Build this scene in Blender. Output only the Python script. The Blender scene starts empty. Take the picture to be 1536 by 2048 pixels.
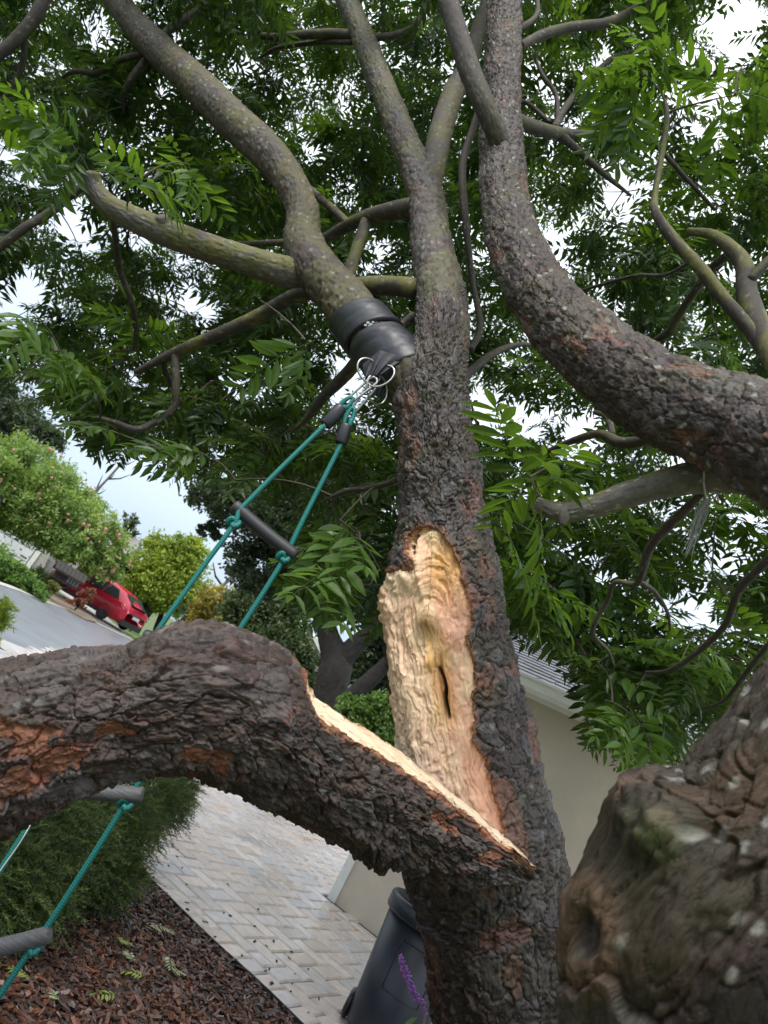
import bpy, math, random
import numpy as np
from mathutils import Matrix, Vector

random.seed(7); rng = np.random.default_rng(7)
sc = bpy.context.scene
COL = bpy.context.collection
R_ = math.radians

# ------------------------------------------------------------------ camera
F = 1420.0                      # focal length in pixels of the 1536x2048 photograph
RHO, TH = R_(30.0), R_(15.6)    # roll, pitch
CAM = np.array([0.0, 0.0, 1.5])
_r0 = np.array([1.0, 0, 0]); FW = np.array([0, math.cos(TH), math.sin(TH)]); _u0 = np.array([0, -math.sin(TH), math.cos(TH)])
RT = math.cos(RHO)*_r0 + math.sin(RHO)*_u0
UP = -math.sin(RHO)*_r0 + math.cos(RHO)*_u0
cam_d = bpy.data.cameras.new("camera"); cam = bpy.data.objects.new("camera", cam_d); COL.objects.link(cam)
m = Matrix.Identity(4)
for i in range(3):
    m[i][0] = RT[i]; m[i][1] = UP[i]; m[i][2] = -FW[i]; m[i][3] = CAM[i]
cam.matrix_world = m
cam_d.sensor_fit = 'VERTICAL'; cam_d.sensor_height = 36.0; cam_d.lens = F/2048*36.0
cam_d.clip_start = 0.05; cam_d.clip_end = 3000
cam_d.dof.use_dof = True; cam_d.dof.focus_distance = 2.05; cam_d.dof.aperture_fstop = 6.6
sc.camera = cam

# ------------------------------------------------------------------ world: overcast daylight
SUN_EL, SUN_AZ = 52.0, -150.0          # azimuth from +Y towards +X: high behind the camera, to the left
w = bpy.data.worlds.new("World"); sc.world = w; w.use_nodes = True
nt = w.node_tree; nt.nodes.clear()
def wn(t): return nt.nodes.new(t)
out = wn('ShaderNodeOutputWorld'); bg = wn('ShaderNodeBackground'); sky = wn('ShaderNodeTexSky')
sky.sky_type = 'NISHITA'; sky.sun_disc = False; sky.sun_elevation = R_(SUN_EL); sky.sun_rotation = R_(SUN_AZ)
sky.dust_density = 3.0; sky.ozone_density = 1.0
tc = wn('ShaderNodeTexCoord'); sep = wn('ShaderNodeSeparateXYZ'); mr = wn('ShaderNodeMapRange')
nt.links.new(tc.outputs['Generated'], sep.inputs[0]); nt.links.new(sep.outputs['Z'], mr.inputs['Value'])
mr.inputs['From Min'].default_value = 0.0; mr.inputs['From Max'].default_value = 1.0
ramp = wn('ShaderNodeMix'); ramp.data_type = 'RGBA'       # even cloud deck: dimmer and bluer at the horizon, as an overcast sky is
ramp.inputs['A'].default_value = (3.6, 4.6, 5.9, 1); ramp.inputs['B'].default_value = (14.0, 14.4, 15.0, 1)
nt.links.new(mr.outputs[0], ramp.inputs['Factor'])
noi = wn('ShaderNodeTexNoise'); noi.inputs['Scale'].default_value = 2.2; noi.inputs['Detail'].default_value = 5
mp = wn('ShaderNodeMapping'); mp.inputs['Scale'].default_value = (1, 1, 2.5)
nt.links.new(tc.outputs['Generated'], mp.inputs[0]); nt.links.new(mp.outputs[0], noi.inputs['Vector'])
mrn = wn('ShaderNodeMapRange'); mrn.inputs['From Min'].default_value = .3; mrn.inputs['From Max'].default_value = .7
mrn.inputs['To Min'].default_value = .9; mrn.inputs['To Max'].default_value = 1.1
nt.links.new(noi.outputs['Fac'], mrn.inputs['Value'])
mul = wn('ShaderNodeVectorMath'); mul.operation = 'SCALE'
nt.links.new(ramp.outputs['Result'], mul.inputs[0]); nt.links.new(mrn.outputs[0], mul.inputs['Scale'])
mixs = wn('ShaderNodeMix'); mixs.data_type = 'RGBA'; mixs.inputs['Factor'].default_value = 0.86
nt.links.new(sky.outputs[0], mixs.inputs['A']); nt.links.new(mul.outputs[0], mixs.inputs['B'])
nt.links.new(mixs.outputs['Result'], bg.inputs['Color']); bg.inputs['Strength'].default_value = 0.10
nt.links.new(bg.outputs[0], out.inputs[0])

sun_d = bpy.data.lights.new("sun", 'SUN'); sun_d.energy = 1.5; sun_d.angle = R_(18); sun_d.color = (1.0, .96, .90)
sun = bpy.data.objects.new("sun", sun_d); COL.objects.link(sun)
_az, _el = R_(SUN_AZ), R_(SUN_EL)
sdir = Vector((math.sin(_az)*math.cos(_el), math.cos(_az)*math.cos(_el), math.sin(_el)))
sun.rotation_euler = sdir.to_track_quat('Z', 'Y').to_euler()

sc.view_settings.view_transform = 'Standard'; sc.view_settings.look = 'None'
sc.view_settings.gamma = 1.0; sc.view_settings.use_curve_mapping = False
sc.view_settings.exposure = 0.8
sc.cycles.max_bounces = 7; sc.cycles.diffuse_bounces = 3; sc.cycles.glossy_bounces = 2
sc.cycles.transmission_bounces = 5; sc.cycles.use_denoising = True

# ------------------------------------------------------------------ helpers: picking points, noise, meshes
def ray(px, py): return FW + (px-768)/F*RT + (1024-py)/F*UP
def at(px, py, d): return CAM + d*ray(px, py)
def ground(px, py, z=0.0):
    r = ray(px, py); return CAM + (z-CAM[2])/r[2]*r
def atY(px, py, Y):
    r = ray(px, py); return CAM + Y/r[1]*r
def proj(P):
    P = np.asarray(P, float) - CAM; d = P@FW
    return 768+F*(P@RT)/d, 1024-F*(P@UP)/d, d

U32 = np.uint32
def hsh(ix, iy, s=0):
    h = (ix.astype(np.int64)*374761393 + iy.astype(np.int64)*668265263 + s*974634133) & 0xFFFFFFFF
    h = ((h ^ (h >> 13))*1274126177) & 0xFFFFFFFF
    h = ((h ^ (h >> 16))*2246822519) & 0xFFFFFFFF
    return ((h ^ (h >> 15)) & 0xFFFFFF)/16777216.0
def sm(a, b, x):
    t = np.clip((x-a)/(b-a), 0, 1); return t*t*(3-2*t)
def vnoise(u, v, s=0, per=None):
    iu = np.floor(u); iv = np.floor(v); fu = u-iu; fv = v-iv
    fu = fu*fu*(3-2*fu); fv = fv*fv*(3-2*fv)
    a = iu; b = iu+1
    if per: a = np.mod(a, per); b = np.mod(b, per)
    return (hsh(a, iv, s)*(1-fu)+hsh(b, iv, s)*fu)*(1-fv) + (hsh(a, iv+1, s)*(1-fu)+hsh(b, iv+1, s)*fu)*fv
def fbm(u, v, s=0, per=None, o=4):
    t = 0; A = .5; n = 0
    for k in range(o):
        t = t+A*vnoise(u, v, s+k*17, per); n += A; u = u*2; v = v*2; A *= .5
        if per: per *= 2
    return t/n
def worley(u, v, s=0, per=None):
    iu = np.floor(u); iv = np.floor(v)
    F1 = np.full(u.shape, 9.0); F2 = F1.copy(); idr = np.zeros(u.shape); du = np.zeros(u.shape); dv = np.zeros(u.shape)
    for a in (-1, 0, 1):
        for b in (-1, 0, 1):
            cu = iu+a; cv = iv+b; hu = np.mod(cu, per) if per else cu
            x = cu+.15+.7*hsh(hu, cv, s)-u; y = cv+.15+.7*hsh(hu, cv, s+1)-v
            d = np.sqrt(x*x+y*y); r = hsh(hu, cv, s+2)
            n = d < F1
            F2 = np.where(n, F1, np.minimum(F2, d)); F1 = np.where(n, d, F1)
            idr = np.where(n, r, idr); du = np.where(n, x, du); dv = np.where(n, y, dv)
    return F1, F2, idr, du, dv
def nrm(v): return v/np.maximum(np.linalg.norm(v, axis=-1, keepdims=True), 1e-9)
def lerp(a, b, t): return a+(b-a)*t
def cmix(a, b, t): return np.asarray(a)*(1-t[..., None])+np.asarray(b)*t[..., None]

def obj(name, me, mat=None, parent=None):
    o = bpy.data.objects.new(name, me); COL.objects.link(o)
    if mat is not None and not me.materials: me.materials.append(mat)
    if parent is not None:
        o.parent = parent
        loc = Vector(parent['_loc']) if '_loc' in parent else Vector((0, 0, 0))
        o.matrix_parent_inverse = Matrix.Translation(-loc)
    return o
def mesh(name, V, Fq=None, Ft=None, col=None, smooth=True, uv=None):
    V = np.ascontiguousarray(V, dtype=np.float32).reshape(-1, 3)
    nq = 0 if Fq is None else len(Fq); ntr = 0 if Ft is None else len(Ft)
    me = bpy.data.meshes.new(name)
    me.vertices.add(len(V)); me.vertices.foreach_set('co', V.ravel())
    li = []
    if nq: li.append(np.asarray(Fq, np.int32).ravel())
    if ntr: li.append(np.asarray(Ft, np.int32).ravel())
    li = np.concatenate(li)
    me.loops.add(len(li)); me.loops.foreach_set('vertex_index', li)
    me.polygons.add(nq+ntr)
    st = np.concatenate([np.arange(nq)*4, nq*4+np.arange(ntr)*3]).astype(np.int32)
    me.polygons.foreach_set('loop_start', st)
    me.polygons.foreach_set('use_smooth', np.full(nq+ntr, smooth, dtype=bool))
    me.update(calc_edges=True)
    if col is not None:
        c = np.ones((len(V), 4), np.float32); c[:, :3] = np.asarray(col, np.float32).reshape(-1, 3)
        at_ = me.color_attributes.new('Col', 'FLOAT_COLOR', 'POINT'); at_.data.foreach_set('color', c.ravel())
    if uv is not None:
        c = np.zeros((len(V), 3), np.float32); c[:, :2] = np.asarray(uv, np.float32).reshape(-1, 2)
        at_ = me.attributes.new('BUV', 'FLOAT_VECTOR', 'POINT'); at_.data.foreach_set('vector', c.ravel())
    return me
class MB:
    """collects shapes that belong to one part"""
    def __init__(s): s.v = []; s.f = []; s.n = 0
    def add(s, V, Fc):
        V = np.asarray(V, float).reshape(-1, 3); s.v.append(V); s.f += [tuple(int(i)+s.n for i in f) for f in Fc]; s.n += len(V); return s
    def box(s, c, d, M=None):
        c = np.asarray(c, float); h = np.asarray(d, float)/2
        P = np.array([(x, y, z) for z in (-1, 1) for y in (-1, 1) for x in (-1, 1)])*h
        if M is not None: P = P@np.asarray(M).T
        return s.add(P+c, [(0, 2, 3, 1), (4, 5, 7, 6), (0, 1, 5, 4), (2, 6, 7, 3), (0, 4, 6, 2), (1, 3, 7, 5)])
    def tube(s, pts, r, n=8, cap=True):
        V, Fq = tube_arr(pts, r, n)
        fs = [tuple(q) for q in Fq]; k = len(pts)
        if cap: fs += [tuple(range(n-1, -1, -1)), tuple((k-1)*n+i for i in range(n))]
        return s.add(V, fs)
    def build(s, name, mat, parent=None, smooth=False):
        me = bpy.data.meshes.new(name); me.from_pydata(np.concatenate(s.v).tolist(), [], s.f)
        if smooth: me.polygons.foreach_set('use_smooth', np.ones(len(me.polygons), bool))
        me.update(); return obj(name, me, mat, parent)
def frames(C):
    T = np.gradient(C, axis=0); T = nrm(T)
    N = np.zeros_like(C); ref = np.array([-0.25, 0.93, -0.2]); n = ref-T[0]*(ref@T[0]); n /= np.linalg.norm(n); N[0] = n
    for i in range(1, len(C)):
        n = N[i-1]-T[i]*(N[i-1]@T[i]); N[i] = n/np.linalg.norm(n)
    return T, N, np.cross(T, N)
def grid_faces(k, n):
    i = np.arange(k-1)[:, None]*n; j = np.arange(n)[None, :]; j2 = (j+1) % n
    return np.stack([i+j, i+j2, i+n+j2, i+n+j], -1).reshape(-1, 4)
def tube_arr(pts, r, n=8):
    C = np.asarray(pts, float); r = np.broadcast_to(np.asarray(r, float), (len(C),))
    T, N, B = frames(C); a = np.linspace(0, 2*np.pi, n, endpoint=False)
    V = C[:, None]+r[:, None, None]*(np.cos(a)[None, :, None]*N[:, None]+np.sin(a)[None, :, None]*B[:, None])
    return V.reshape(-1, 3), grid_faces(len(C), n)
def spline(K, ds):
    """Catmull-Rom through rows of K (first three columns are xyz), resampled at step ds"""
    K = np.asarray(K, float); K = np.vstack([2*K[0]-K[1], K, 2*K[-1]-K[-2]]); o = []
    for i in range(1, len(K)-2):
        p0, p1, p2, p3 = K[i-1:i+3]; t = np.linspace(0, 1, 40, endpoint=False)[:, None]
        o.append(.5*((2*p1)+(-p0+p2)*t+(2*p0-5*p1+4*p2-p3)*t**2+(-p0+3*p1-3*p2+p3)*t**3))
    o = np.vstack(o+[K[-2][None]])
    L = np.concatenate([[0], np.cumsum(np.linalg.norm(np.diff(o[:, :3], axis=0), axis=1))])
    n = max(4, int(L[-1]/ds)+1); s = np.linspace(0, L[-1], n)
    return np.stack([np.interp(s, L, o[:, k]) for k in range(o.shape[1])], 1), s
def ctrl(pts):
    """(px, py, depth, width_px) rows -> world xyz + radius"""
    return np.array([np.append(at(p[0], p[1], p[2]), p[3]*.5*p[2]/F) for p in pts])
def thing(name, label, cat, loc=(0, 0, 0), group=None):
    o = bpy.data.objects.new(name, None); COL.objects.link(o); o.location = Vector([float(x) for x in loc]); o['_loc'] = [float(x) for x in loc]
    o['label'] = label; o['category'] = cat; o.empty_display_size = .1
    if group: o['group'] = group
    return o
def tag(o, label, cat, group=None, kind=None):
    if label: o['label'] = label
    if cat: o['category'] = cat
    if group: o['group'] = group
    if kind: o['kind'] = kind
    return o

# ------------------------------------------------------------------ materials
def new_mat(name):
    m_ = bpy.data.materials.new(name); m_.use_nodes = True
    t = m_.node_tree; b = t.nodes['Principled BSDF']; return m_, t, b
def noise_node(t, scale, detail=4, vec='Object', rough=.55, stretch=None):
    c = t.nodes.new('ShaderNodeTexCoord'); n = t.nodes.new('ShaderNodeTexNoise')
    n.inputs['Scale'].default_value = scale; n.inputs['Detail'].default_value = detail; n.inputs['Roughness'].default_value = rough
    if stretch:
        mpn = t.nodes.new('ShaderNodeMapping'); mpn.inputs['Scale'].default_value = stretch
        t.links.new(c.outputs[vec], mpn.inputs[0]); t.links.new(mpn.outputs[0], n.inputs['Vector'])
    else: t.links.new(c.outputs[vec], n.inputs['Vector'])
    return n
def add_bump(t, b, n, strength, dist):
    bp = t.nodes.new('ShaderNodeBump'); bp.inputs['Strength'].default_value = strength; bp.inputs['Distance'].default_value = dist
    t.links.new(n.outputs['Fac'], bp.inputs['Height']); t.links.new(bp.outputs[0], b.inputs['Normal']); return bp
def scale_col(t, src, fac, lo, hi):
    mr_ = t.nodes.new('ShaderNodeMapRange'); mr_.inputs['From Min'].default_value = .25; mr_.inputs['From Max'].default_value = .75
    mr_.inputs['To Min'].default_value = lo; mr_.inputs['To Max'].default_value = hi; t.links.new(fac, mr_.inputs['Value'])
    v = t.nodes.new('ShaderNodeVectorMath'); v.operation = 'SCALE'
    t.links.new(src, v.inputs[0]); t.links.new(mr_.outputs[0], v.inputs['Scale']); return v.outputs[0]
def attr_mat(name, rough=.6, nscale=120, lo=.75, hi=1.25, bump=.3, bdist=.002, spec=.5, stretch=None):
    m_, t, b = new_mat(name)
    a = t.nodes.new('ShaderNodeAttribute'); a.attribute_name = 'Col'
    n = noise_node(t, nscale, 5, stretch=stretch)
    t.links.new(scale_col(t, a.outputs['Color'], n.outputs['Fac'], lo, hi), b.inputs['Base Color'])
    b.inputs['Roughness'].default_value = rough; b.inputs['Specular IOR Level'].default_value = spec
    if bump: add_bump(t, b, n, bump, bdist)
    return m_
def plain(name, col, rough=.6, nscale=20, var=.15, bump=0, bdist=.002, metal=0, spec=.5, stretch=None, rand=0):
    m_, t, b = new_mat(name)
    c = t.nodes.new('ShaderNodeRGB'); c.outputs[0].default_value = (*col, 1)
    n = noise_node(t, nscale, 5, stretch=stretch); src = scale_col(t, c.outputs[0], n.outputs['Fac'], 1-var, 1+var)
    if rand:
        oi = t.nodes.new('ShaderNodeObjectInfo'); src = scale_col(t, src, oi.outputs['Random'], 1-rand, 1+rand)
    t.links.new(src, b.inputs['Base Color'])
    b.inputs['Roughness'].default_value = rough; b.inputs['Metallic'].default_value = metal; b.inputs['Specular IOR Level'].default_value = spec
    if bump: add_bump(t, b, n, bump, bdist)
    return m_
def leaf_mat(name, rough=.38, trans=.5, tint=(1.9, 1.75, .55), spec=.5):
    m_, t, b = new_mat(name)
    a = t.nodes.new('ShaderNodeAttribute'); a.attribute_name = 'Col'
    t.links.new(a.outputs['Color'], b.inputs['Base Color']); b.inputs['Roughness'].default_value = rough; b.inputs['Specular IOR Level'].default_value = spec
    tr = t.nodes.new('ShaderNodeBsdfTranslucent'); v = t.nodes.new('ShaderNodeVectorMath'); v.operation = 'MULTIPLY'
    v.inputs[1].default_value = tint; t.links.new(a.outputs['Color'], v.inputs[0]); t.links.new(v.outputs[0], tr.inputs['Color'])
    mx = t.nodes.new('ShaderNodeMixShader'); mx.inputs[0].default_value = trans
    o = t.nodes['Material Output']; t.links.new(b.outputs[0], mx.inputs[1]); t.links.new(tr.outputs[0], mx.inputs[2]); t.links.new(mx.outputs[0], o.inputs[0])
    return m_
def grain_mat(name, sc1, sc2, lo, hi, b1, b2, rough, spec, crack=0):
    """colour from the mesh; grain, flakes and fine cracks run along the limb (attribute BUV: metres around, metres along)"""
    m_, t, b = new_mat(name)
    a = t.nodes.new('ShaderNodeAttribute'); a.attribute_name = 'Col'; g_ = t.nodes.new('ShaderNodeAttribute'); g_.attribute_name = 'BUV'
    def nz(sc_, det):
        mp_ = t.nodes.new('ShaderNodeMapping'); mp_.inputs['Scale'].default_value = (*sc_, 1); n = t.nodes.new('ShaderNodeTexNoise')
        n.inputs['Scale'].default_value = 1; n.inputs['Detail'].default_value = det; n.inputs['Roughness'].default_value = .65; n.inputs['Distortion'].default_value = .6
        t.links.new(g_.outputs['Vector'], mp_.inputs[0]); t.links.new(mp_.outputs[0], n.inputs['Vector']); return n
    n1, n2 = nz(sc1, 5), nz(sc2, 4)
    c1 = scale_col(t, a.outputs['Color'], n1.outputs['Fac'], lo, hi); c2 = scale_col(t, c1, n2.outputs['Fac'], .8, 1.2)
    t.links.new(c2, b.inputs['Base Color']); b.inputs['Specular IOR Level'].default_value = spec
    mr_ = t.nodes.new('ShaderNodeMapRange'); mr_.inputs['To Min'].default_value = rough-.2; mr_.inputs['To Max'].default_value = rough+.2
    t.links.new(n1.outputs['Fac'], mr_.inputs['Value']); t.links.new(mr_.outputs[0], b.inputs['Roughness'])
    bp = add_bump(t, b, n1, 1.0, b1); bp2 = t.nodes.new('ShaderNodeBump'); bp2.inputs['Strength'].default_value = 1.0; bp2.inputs['Distance'].default_value = b2
    t.links.new(n2.outputs['Fac'], bp2.inputs['Height']); t.links.new(bp2.outputs[0], bp.inputs['Normal'])
    if crack:
        mp_ = t.nodes.new('ShaderNodeMapping'); mp_.inputs['Scale'].default_value = (crack, crack*.6, 1); vo = t.nodes.new('ShaderNodeTexVoronoi'); vo.feature = 'DISTANCE_TO_EDGE'
        vo.inputs['Scale'].default_value = 1; vm = t.nodes.new('ShaderNodeVectorMath'); vm.operation = 'ADD'
        t.links.new(g_.outputs['Vector'], mp_.inputs[0]); t.links.new(mp_.outputs[0], vm.inputs[0]); t.links.new(n1.outputs['Color'], vm.inputs[1]); t.links.new(vm.outputs[0], vo.inputs['Vector'])
        m2 = t.nodes.new('ShaderNodeMapRange'); m2.inputs['From Max'].default_value = .12; t.links.new(vo.outputs['Distance'], m2.inputs['Value'])
        bp3 = t.nodes.new('ShaderNodeBump'); bp3.inputs['Strength'].default_value = .6; bp3.inputs['Distance'].default_value = .002
        t.links.new(m2.outputs[0], bp3.inputs['Height']); t.links.new(bp3.outputs[0], bp2.inputs['Normal'])
    return m_
M_bark = grain_mat('bark', (60, 22), (260, 90), .62, 1.35, .0032, .0014, .58, .45, 30)
M_bark3 = grain_mat('close_bark', (150, 60), (620, 240), .55, 1.45, .0028, .0009, .6, .4, 60)
M_bark2 = grain_mat('young_bark', (70, 60), (300, 160), .7, 1.3, .0025, .0012, .68, .3)
M_wood = grain_mat('torn_wood', (190, 9), (700, 40), .86, 1.13, .004, .0015, .62, .25)
M_twig = attr_mat('twig', .65, 160, .7, 1.3, .3, .002, .3)
M_leaf = leaf_mat('leaf')
M_bgleaf = leaf_mat('far_leaf', .5, .35, (1.5, 1.5, .6))
# ================================================================== the setting: ground, street, driveway
LAWNC = (.075, .105, .03)
M_soil = plain('soil', (.05, .036, .026), .9, 6, .35, .4, .02)
M_grass_far = plain('lawn_base', (.085, .12, .03), .9, 3, .35, .3, .03)
M_asphalt = plain('wet_asphalt', (.20, .215, .24), .30, 1.2, .22, .12, .01, spec=.6)
M_conc = plain('concrete', (.46, .44, .41), .5, 3, .15, .15, .004)
M_sand = plain('joint_sand', (.075, .065, .055), .9, 60, .3)

gz = -0.06
def sheet(name, P, z, mat, thick=.03):
    """flat slab with the given outline (list of xy)"""
    n = len(P); V = [(p[0], p[1], z) for p in P]+[(p[0], p[1], z-thick) for p in P]
    me = bpy.data.meshes.new(name)
    a = sum(P[i][0]*P[(i+1) % n][1]-P[(i+1) % n][0]*P[i][1] for i in range(n))
    f = [tuple(range(n)), tuple(range(2*n-1, n-1, -1))]+[(i, i+n, (i+1) % n+n, (i+1) % n) for i in range(n)]
    if a < 0: f = [tuple(reversed(q)) for q in f]
    me.from_pydata(V, [], f); me.update(); return obj(name, me, mat)
gp = lambda px, py: tuple(ground(px, py)[:2])
g = sheet('ground', [(-900, -60), (900, -60), (900, 2200), (-900, 2200)], gz, M_grass_far, .5); g['kind'] = 'structure'

# driveway frame: origin on the bed edge, e1 along the edge, e2 across the pavers
A36 = R_(-36); E1 = np.array([math.cos(A36), math.sin(A36), 0]); E2 = np.array([-math.sin(A36), math.cos(A36), 0]); O0 = np.array([-.23, 5.33, 0])
def dl(a, b, z=0.0): return O0+a*E1+b*E2+np.array([0, 0, z])

# street beyond (wet asphalt), kerbs, far pavement
far_edge = [(-60, 1150), (0, 1171), (40, 1184), (86, 1203), (125, 1217), (162, 1232), (215, 1258), (271, 1285), (330, 1316), (400, 1353)]
near_edge = [(-60, 1252), (0, 1276), (64, 1301), (140, 1340), (220, 1388), (300, 1432)]
fe = [gp(*p) for p in far_edge]; ne = [gp(*p) for p in near_edge]
rd = sheet('street', fe+ne[::-1], -.012, M_asphalt, .04); rd['kind'] = 'structure'
def strip(name, line, w_, z, h, mat, side=1):
    L = np.array(line); T = nrm(np.gradient(L, axis=0)); N = np.stack([-T[:, 1], T[:, 0]], 1)*side
    return sheet(name, [tuple(p) for p in L]+[tuple(p) for p in (L+N*w_)[::-1]], z, mat, h)
k1 = strip('kerb_far', fe, .35, .03, .1, M_conc, 1 if True else -1); k1['kind'] = 'structure'
k2 = strip('kerb_near', ne, -4.5, -.006, .08, M_conc, 1); k2['kind'] = 'structure'
# neighbour's drive where the red car stands and the lawn strip beside it
nd = sheet('neighbour_driveway', [gp(95, 1168), gp(150, 1205), gp(198, 1243), gp(262, 1277), gp(300, 1296), gp(225, 1236), gp(185, 1200), gp(100, 1130)], .036, M_conc, .07); nd['kind'] = 'structure'

# paver driveway
def paver_mesh(name, lx, ly, h=.06, ch=.011):
    x, y = lx/2, ly/2; V = []
    for (dx, dy, z) in ((0, 0, -h), (0, 0, -ch), (ch, ch, 0)):
        V += [(-x+dx, -y+dy, z), (x-dx, -y+dy, z), (x-dx, y-dy, z), (-x+dx, y-dy, z)]
    Fc = [(8, 9, 10, 11)]
    for k in (0, 4):
        for i in range(4): Fc.append((k+i, k+(i+1) % 4, k+4+(i+1) % 4, k+4+i))
    me = bpy.data.meshes.new(name); me.from_pydata(V, [], Fc); me.update(); return me
def paver_mat():
    m_, t, b = new_mat('wet_paver')
    oi = t.nodes.new('ShaderNodeObjectInfo'); at_ = t.nodes.new('ShaderNodeAttribute'); at_.attribute_name = 'Col'
    rp = t.nodes.new('ShaderNodeValToRGB'); e = rp.color_ramp.elements
    e[0].position = 0; e[0].color = (.52, .43, .36, 1); e[1].position = 1; e[1].color = (.66, .60, .55, 1)
    for p, c in ((.25, (.62, .56, .53, 1)), (.5, (.48, .47, .47, 1)), (.75, (.60, .51, .44, 1))):
        q = e.new(p); q.color = c
    ad = t.nodes.new('ShaderNodeMath'); ad.operation = 'ADD'
    t.links.new(oi.outputs['Random'], ad.inputs[0]); t.links.new(at_.outputs['Fac'], ad.inputs[1])
    fr = t.nodes.new('ShaderNodeMath'); fr.operation = 'FRACT'; t.links.new(ad.outputs[0], fr.inputs[0]); t.links.new(fr.outputs[0], rp.inputs[0])
    n = noise_node(t, 14, 6); n2 = noise_node(t, 1.1, 3)
    cw = t.nodes.new('ShaderNodeTexCoord')
    geo = t.nodes.new('ShaderNodeNewGeometry'); t.links.new(geo.outputs['Position'], n2.inputs['Vector']); t.links.new(geo.outputs['Position'], n.inputs['Vector'])
    t.links.new(scale_col(t, rp.outputs[0], n.outputs['Fac'], .8, 1.2), b.inputs['Base Color'])
    mr_ = t.nodes.new('ShaderNodeMapRange'); mr_.inputs['From Min'].default_value = .4; mr_.inputs['From Max'].default_value = .62
    mr_.inputs['To Min'].default_value = .2; mr_.inputs['To Max'].default_value = .5
    t.links.new(n2.outputs['Fac'], mr_.inputs['Value']); t.links.new(mr_.outputs[0], b.inputs['Roughness']); b.inputs['Specular IOR Level'].default_value = .7
    n3 = noise_node(t, 90, 4); t.links.new(geo.outputs['Position'], n3.inputs['Vector']); add_bump(t, b, n3, .25, .002)
    return m_
M_paver = paver_mat()
dw = sheet('driveway', [tuple(dl(-14, -.03)[:2]), tuple(dl(4.5, -.03)[:2]), tuple(dl(4.5, 10)[:2]), tuple(dl(-14, 10)[:2])], -.014, M_sand, .03); dw['kind'] = 'structure'
PU = .148; GAP = .010; BW = .225
bricks = []                                             # (a, b, la, lb) centre and size in driveway axes
for i in range(-60, 30): bricks.append((i*.146, BW/2, .146, BW))
BAND0, BAND1 = 3.02, 3.38
for x in range(-95, 38):
    for y in range(-1, 78):
        k = (x-y) % 4; a0, b0 = x*PU, BW+y*PU
        if k == 0: q = (a0+PU, b0+PU/2, 2*PU, PU)
        elif k == 3: q = (a0+PU/2, b0+PU, PU, 2*PU)
        else: continue
        lo, hi = q[1]-q[3]/2, q[1]+q[3]/2
        if lo < BAND1 and hi > BAND0:                   # the brick gutter interrupts the pattern: trim to it
            if lo < BAND0-.04: hi = BAND0
            elif hi > BAND1+.04: lo = BAND1
            else: continue
            q = (q[0], (lo+hi)/2, q[2], hi-lo)
        if hi > 8.6: continue
        if lo < BW-.01:
            if hi < BW+.03: continue
            q = (q[0], (BW+hi)/2, q[2], hi-BW)
        bricks.append(q)
for r in range(4):
    for i in range(-45, 15): bricks.append((i*.236+(r % 2)*.118, BAND0+.045+r*.09, .236, .09))
def vis_px(q):
    x, y, d = proj(dl(q[0], q[1])); return x, y, d
near, rest = [], []
for q in bricks:
    x, y, d = vis_px(q)
    if d < .5 or x < -500 or x > 1250 or y > 2500 or y < 1300: continue
    if q[0] > .12 and q[1] > 2.66: continue             # under the house
    seen = (x > 255 and x < 780 and y < 2080 and y > 1540 and not (x < 380 and y < 1700) and y > 1540+(x-560)*.75)
    (near if seen else rest).append((d, q))
near.sort(key=lambda t: t[0]); rest += near[300:]; near = near[:300]
pm = {}
for d, q in near:
    key = (round(q[2], 3), round(q[3], 3))
    if key not in pm: pm[key] = paver_mesh('paver', q[2]-GAP, q[3]-GAP)
    o = obj('paver', pm[key], M_paver); o.parent = dw
    p = dl(q[0], q[1], random.uniform(-.002, .002)); o.location = p; o.rotation_euler = (random.gauss(0, .006), random.gauss(0, .006), A36+random.gauss(0, .006))
VV, FF, CC = [], [], []; nb = 0
tm = paver_mesh('t', 1, 1); tv = np.array([v.co[:] for v in tm.vertices]); tf = np.array([p.vertices[:] for p in tm.polygons])
for d, q in rest:
    v = tv.copy(); sx, sy = q[2]-GAP, q[3]-GAP
    v[:, 0] *= sx; v[:, 1] *= sy; 
    P = O0+(q[0]+v[:, :1])*E1+(q[1]+v[:, 1:2])*E2; P[:, 2] = v[:, 2]+random.uniform(-.002, .002)
    VV.append(P); FF.append(tf+nb); nb += 12; CC.append(np.full((12, 3), random.random()))
o = obj('paver_field', mesh('paver_field', np.vstack(VV), Fq=np.vstack(FF), col=np.vstack(CC), smooth=False), M_paver, None); o.parent = dw; o['kind'] = 'stuff'
bpy.data.meshes.remove(tm)
# green verge that closes the drive far off
vg = sheet('verge', [tuple(dl(-3.2, 8.75)[:2]), tuple(dl(6, 8.75)[:2]), tuple(dl(6, 9.9)[:2]), tuple(dl(-3.2, 9.9)[:2])], .02, plain('bright_grass', (.16, .26, .04), .9, 30, .3, .5, .03), .05); vg['kind'] = 'structure'

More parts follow.
